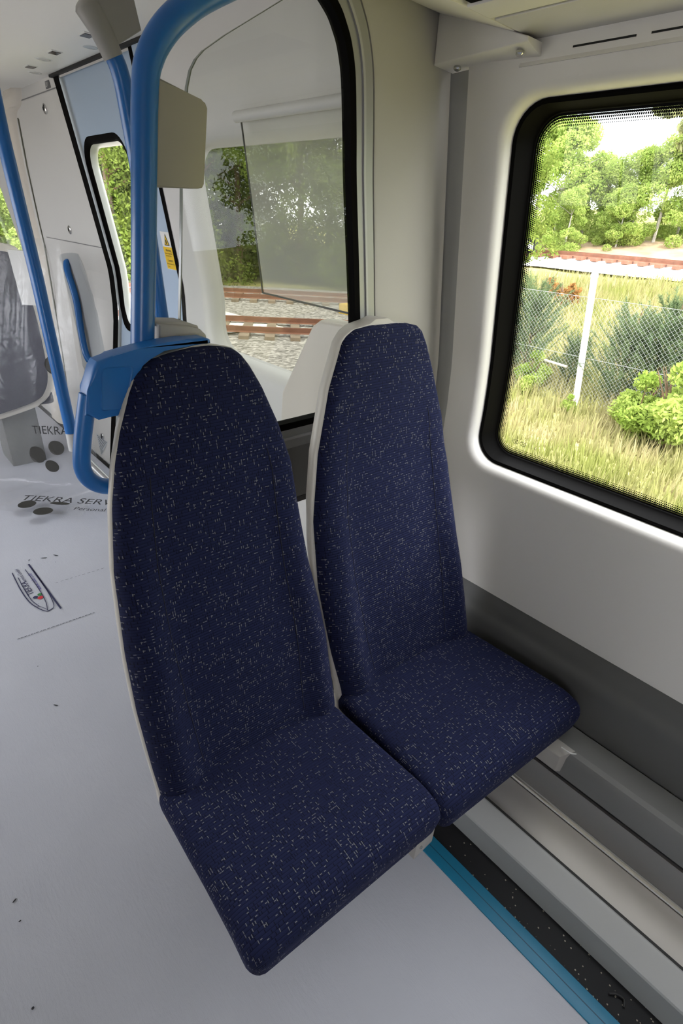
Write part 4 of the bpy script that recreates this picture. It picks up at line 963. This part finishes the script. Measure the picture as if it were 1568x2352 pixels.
def tree_mesh(seed, h, spread, n, size, crown_lo=.15, kind='leaf'):
    rng = random.Random(seed); bm = bmesh.new(); blobs = []
    for i in range(38):
        t = crown_lo+(1-crown_lo)*rng.random()**.8; rad = spread*(1.05-t**1.8*.85)*rng.uniform(.3, 1); a = rng.uniform(0, 6.28)
        blobs.append((rad*math.cos(a), rad*math.sin(a), h*t, spread*rng.uniform(.22, .42), .75))
    blobs.append((0, 0, h*.95, spread*.25, 1.1)); leaf_cloud(bm, blobs, n, size, rng, elong=1 if kind == 'leaf' else 1.6)
    me = bpy.data.meshes.new('foliage'); bm.to_mesh(me); bm.free()
    bt = bmesh.new(); bm_tube(bt, [(0, 0, -.3), (.05, .03, h*.4), (0, .08, h*.8)], [.02*h, .014*h, .005*h], 7)
    for i in range(7):
        z = h*rng.uniform(.25, .75); a = rng.uniform(0, 6.28); L = spread*rng.uniform(.5, .8)
        bm_tube(bt, [(0, .04, z), (L*.5*math.cos(a), L*.5*math.sin(a), z+.3*L), (L*math.cos(a), L*math.sin(a), z+.5*L)], [.007*h, .004*h, .002*h], 5)
    mt = bpy.data.meshes.new('trunk'); bt.to_mesh(mt); bt.free(); return me, mt
def plant(name, label, cat, loc, meshes, mats, scale=1, rz=0, group=None, parts=('foliage', 'trunk')):
    r = empty(name, loc); r.rotation_euler.z = rz; r.scale = (scale, scale, scale); tag(r, label, cat, group)
    for nm, me, m in zip(parts, meshes, mats):
        o = bpy.data.objects.new(nm, me); 
        if not me.materials: me.materials.append(m)
        COL.objects.link(o); o.parent = r
    return r
TA = [tree_mesh(s, 8, 3.2, 22000, .115, .03) for s in (1, 2, 3)]
TB = [tree_mesh(s, 9, 3.7, 34000, .085, .0) for s in (11, 12)]
def polar(px_bearing, dist): a = math.radians(px_bearing); return dist*math.sin(a), dist*math.cos(a)
A_LAB = ['light green tree at the far left of the bank above the rails', 'tallest pale green tree near the left window edge on the bank', 'rounded light green tree below the patch of open sky', 'bushy light green tree in the middle of the bank', 'yellowish green tree between the sky patch and the pine', 'slim light green tree left of the pine trunk', 'low green tree in front of the pine on the bank', 'green tree at the right edge of the bank behind the pine', 'small green tree low on the bank behind the track signal', 'small green bush-like tree at the foot of the bank mid window']
for i, (b, dist, sc, v) in enumerate(((59.2, 37, .74, 0), (61.2, 35, .68, 1), (63.4, 35, .50, 2), (65.4, 34.5, .47, 0), (67.2, 34, .50, 1), (69.2, 33.5, .56, 2), (70.8, 35, .46, 0), (74.6, 34, .60, 1), (62.2, 32.6, .36, 0), (66.4, 32.8, .34, 2))):
    x, y = polar(b, dist)
    plant('deciduous_tree', A_LAB[i], 'tree', (x, y, height(x, y)-.2), TA[v], (LEAF, BIRCH), sc, i*1.3, 'trees on the bank')
# pine with a bare trunk
rng = random.Random(5); bm = bmesh.new(); blobs = []
for i in range(34):
    t = rng.uniform(.36, 1.0); a = rng.uniform(0, 6.28); rad = 4.6*(1.1-t*.75)*rng.uniform(.25, 1); blobs.append((rad*math.cos(a), rad*math.sin(a), 14*t, rng.uniform(.5, 1.1), .45))
leaf_cloud(bm, blobs, 22000, .13, rng, 1.7, .2); pm = bpy.data.meshes.new('foliage'); bm.to_mesh(pm); bm.free()
bt = bmesh.new(); bm_tube(bt, [(0, 0, -.4), (.1, .05, 4), (.05, .2, 8), (0, .2, 13)], [.30, .24, .18, .05], 10)
for bl in blobs[::2]: bm_tube(bt, [(.05, .15, bl[2]-.5), (bl[0]*.5, bl[1]*.5, bl[2]-.2), (bl[0], bl[1], bl[2])], [.06, .04, .015], 5)
mt = bpy.data.meshes.new('trunk'); bt.to_mesh(mt); bt.free()
x, y = polar(72.4, 33); plant('pine_tree', 'tall pine with bare brown trunk at the right edge of the window', 'tree', (x, y, height(x, y)-.2), (pm, mt), (NEEDLE, BARK), .80, .6)
# dark tree row behind the lower tracks
DL = ['first', 'second', 'third', 'fourth', 'fifth', 'sixth', 'seventh', 'eighth', 'ninth', 'tenth']
pos = [skew(d, t) for d, t in ((26.5, 8.5), (27.2, 5.6), (26.4, 3.0), (27.3, .4), (26.6, -2.2), (27.2, -4.8), (26.5, -7.6), (27.4, -10.6), (26.6, -14), (27.2, -18), (31, 7), (31, 2), (31, -3), (31, -8))]
DL += ['eleventh', 'twelfth', 'thirteenth', 'fourteenth']
for i, (x, y) in enumerate(pos):
    plant('lineside_tree', 'dense olive green tree, %s of the row beyond the lower tracks' % DL[i], 'tree', (x, y, height(x, y)-.1), TB[i % 2], (LEAF2, BARK), random.uniform(.85, 1.1), i*1.9, 'trees beyond the lower tracks')
# trees seen through the door and the far bay window
for i, (x, y, sc, lb) in enumerate(((11.4, 28, .75, 'bright green tree seen in the narrow door window'), (12.6, 31, .7, 'pale green tree low in the narrow door window'), (14.4, 35, 1.0, 'tall green tree behind the others in the door window'), (6.4, 25, .6, 'yellowish green tree seen in the window at the far left'), (8.2, 33, .8, 'green tree at the back in the far left window'))):
    plant('deciduous_tree', lb, 'tree', (x, y, height(x, y)-.2), TA[i % 3], (LEAF, BIRCH), sc, i*2.1, 'trees ahead of the train')
# trees beside the train behind the camera side, seen only as reflections in the screen
for i, (x, y) in enumerate(((13, 2.6), (12, -1.2), (12.6, -4.6), (12, -8), (13, -11.5), (12.4, -15), (16, -.5), (16, -6), (16.5, -12), (17, -19))):
    if y < 1.5: plant('trackside_tree', 'dense green tree mirrored faintly in the glass draught screen', 'tree', (x, y, height(x, y)-.1), TB[i % 2], (LEAF, BARK), .75, i*2.3, 'trees mirrored in the screen')
# young pines and bushes by the fence
def bush_mesh(seed, h, w, n, size, elong):
    rng = random.Random(seed); bm = bmesh.new(); blobs = []
    for i in range(12):
        a = rng.uniform(0, 6.28); r = w*rng.random()**.6*.6; blobs.append((r*math.cos(a), r*math.sin(a), h*rng.uniform(.12, .85)*(1-.45*r/w), w*rng.uniform(.22, .4), .8))
    leaf_cloud(bm, blobs, n, size, rng, elong, .3); me = bpy.data.meshes.new('foliage'); bm.to_mesh(me); bm.free()
    bt = bmesh.new()
    for i in range(6):
        a = rng.uniform(0, 6.28); bm_tube(bt, [(0, 0, -.05), (.25*w*math.cos(a), .25*w*math.sin(a), h*.5), (.5*w*math.cos(a), .5*w*math.sin(a), h*.8)], [.02, .013, .004], 5)
    mt = bpy.data.meshes.new('stem'); bt.to_mesh(mt); bt.free(); return me, mt
def sprig_mesh(seed, h, w, nsp, per, nl):
    rng = random.Random(seed); bm = bmesh.new()
    for i in range(nsp):
        t = rng.random()**.8; a = rng.uniform(0, 6.28); r = w*(1-t*.75)*rng.uniform(.25, 1)
        b0 = Vector((.3*r*math.cos(a), .3*r*math.sin(a), h*t*.75)); d = Vector((math.cos(a), math.sin(a), rng.uniform(.7, 1.8))).normalized(); L = rng.uniform(.25, .5)*h/1.7+r*.6
        for k in range(per):
            c = b0+d*L*(k/per)**.8; n = Vector((rng.gauss(0, 1), rng.gauss(0, 1), rng.gauss(0, 1))).normalized()
            n = (n+d*.9).normalized(); q = n.cross(Vector((rng.gauss(0, 1), rng.gauss(0, 1), rng.gauss(0, 1)))).normalized()*.0045; l = nl*rng.uniform(.6, 1.2)
            bm.faces.new([bm.verts.new(c-q), bm.verts.new(c+q), bm.verts.new(c+n*l)])
    me = bpy.data.meshes.new('foliage'); bm.to_mesh(me); bm.free()
    bt = bmesh.new(); bm_tube(bt, [(0, 0, -.05), (.02, .01, h*.5), (0, 0, h*.95)], [.03, .02, .005], 6)
    for i in range(8):
        a = rng.uniform(0, 6.28); z = h*rng.uniform(.1, .6); bm_tube(bt, [(0, 0, z), (.5*w*math.cos(a), .5*w*math.sin(a), z+.35*w)], [.012, .004], 4)
    mt = bpy.data.meshes.new('stem'); bt.to_mesh(mt); bt.free(); return me, mt
PB = [sprig_mesh(s_, 1.7, .8, 170, 100, .085) for s_ in (21, 22)]
BB = bush_mesh(31, 1.2, .75, 6500, .042, 1.0)
BR = bush_mesh(33, .6, .35, 350, .06, 1.0)
for i, (x, y, sc, k, lb) in enumerate(((9.2, 3.35, .95, 0, 'young pine growing just right of the concrete fence post'), (9.3, 2.85, 1.08, 1, 'tallest young pine behind the mesh, second right of the post'), (9.1, 2.35, .95, 0, 'young pine at the right edge of the window behind the mesh'), (9.2, 5.1, 1.0, 1, 'young pine at the left edge of the window behind the mesh'), (9.4, 4.3, .55, 0, 'small young pine left of the concrete fence post'))):
    plant('young_pine', lb, 'young pine', (x, y, height(x, y)), PB[k], (NEEDLE2, BARK), sc, i*1.7, 'young pines behind the mesh fence', ('foliage', 'stem'))
for i, (x, y, sc, lb) in enumerate(((8.2, 2.62, .85, 'bright leafy bush in front of the mesh at the window edge'), (8.1, 2.1, 1.1, 'large bright green bush lowest at the right window edge'), (8.9, 4.75, .6, 'small bright leafy bush left of the post near the fallen branch'), (8.35, 3.70, .28, 'tuft of green leaves at the foot of the concrete post'))):
    plant('leafy_bush', lb, 'bush', (x, y, height(x, y)), BB, (BUSHL, BARK), sc, i*2.2, 'leafy bushes by the fence', ('foliage', 'stem'))
RL = leafmat('copper_leaves', (.30, .14, .05, 1), (.36, .22, .08, 1))
for i, (x, y, lb) in enumerate(((15.2, 8.1, 'left copper-leaved sapling in the grass below the rails'), (15.0, 7.55, 'right copper-leaved sapling in the grass below the rails'))):
    plant('copper_sapling', lb, 'sapling', (x, y, height(x, y)), BR, (RL, BARK), 1.3, i, 'copper saplings on the slope', ('foliage', 'stem'))
# grass
bm = bmesh.new(); rng = random.Random(99)
for _ in range(26000):
    b = math.radians(rng.uniform(54, 82)); dist = 4.5+rng.random()**1.3*17; x, y = dist*math.sin(b), dist*math.cos(b); z = height(x, y)
    if x > 20.8: continue
    h = rng.uniform(.06, .22)*(1.0+dist/14); a = rng.uniform(0, 6.28); w = .006+.0012*dist; l = rng.uniform(-.6, .6)*h
    dx, dy = math.cos(a)*w, math.sin(a)*w
    bm.faces.new([bm.verts.new((x-dx, y-dy, z-.02)), bm.verts.new((x+dx, y+dy, z-.02)), bm.verts.new((x+dy/w*l, y-dx/w*l, z+h))])
gm = leafmat('grass_blades', (.25, .27, .08, 1), (.40, .35, .19, 1), .35)
tag(from_bm('grass', bm, gm, recalc=False), 'dry yellow-green grass covering the slope outside the large window', 'grass', kind='stuff')
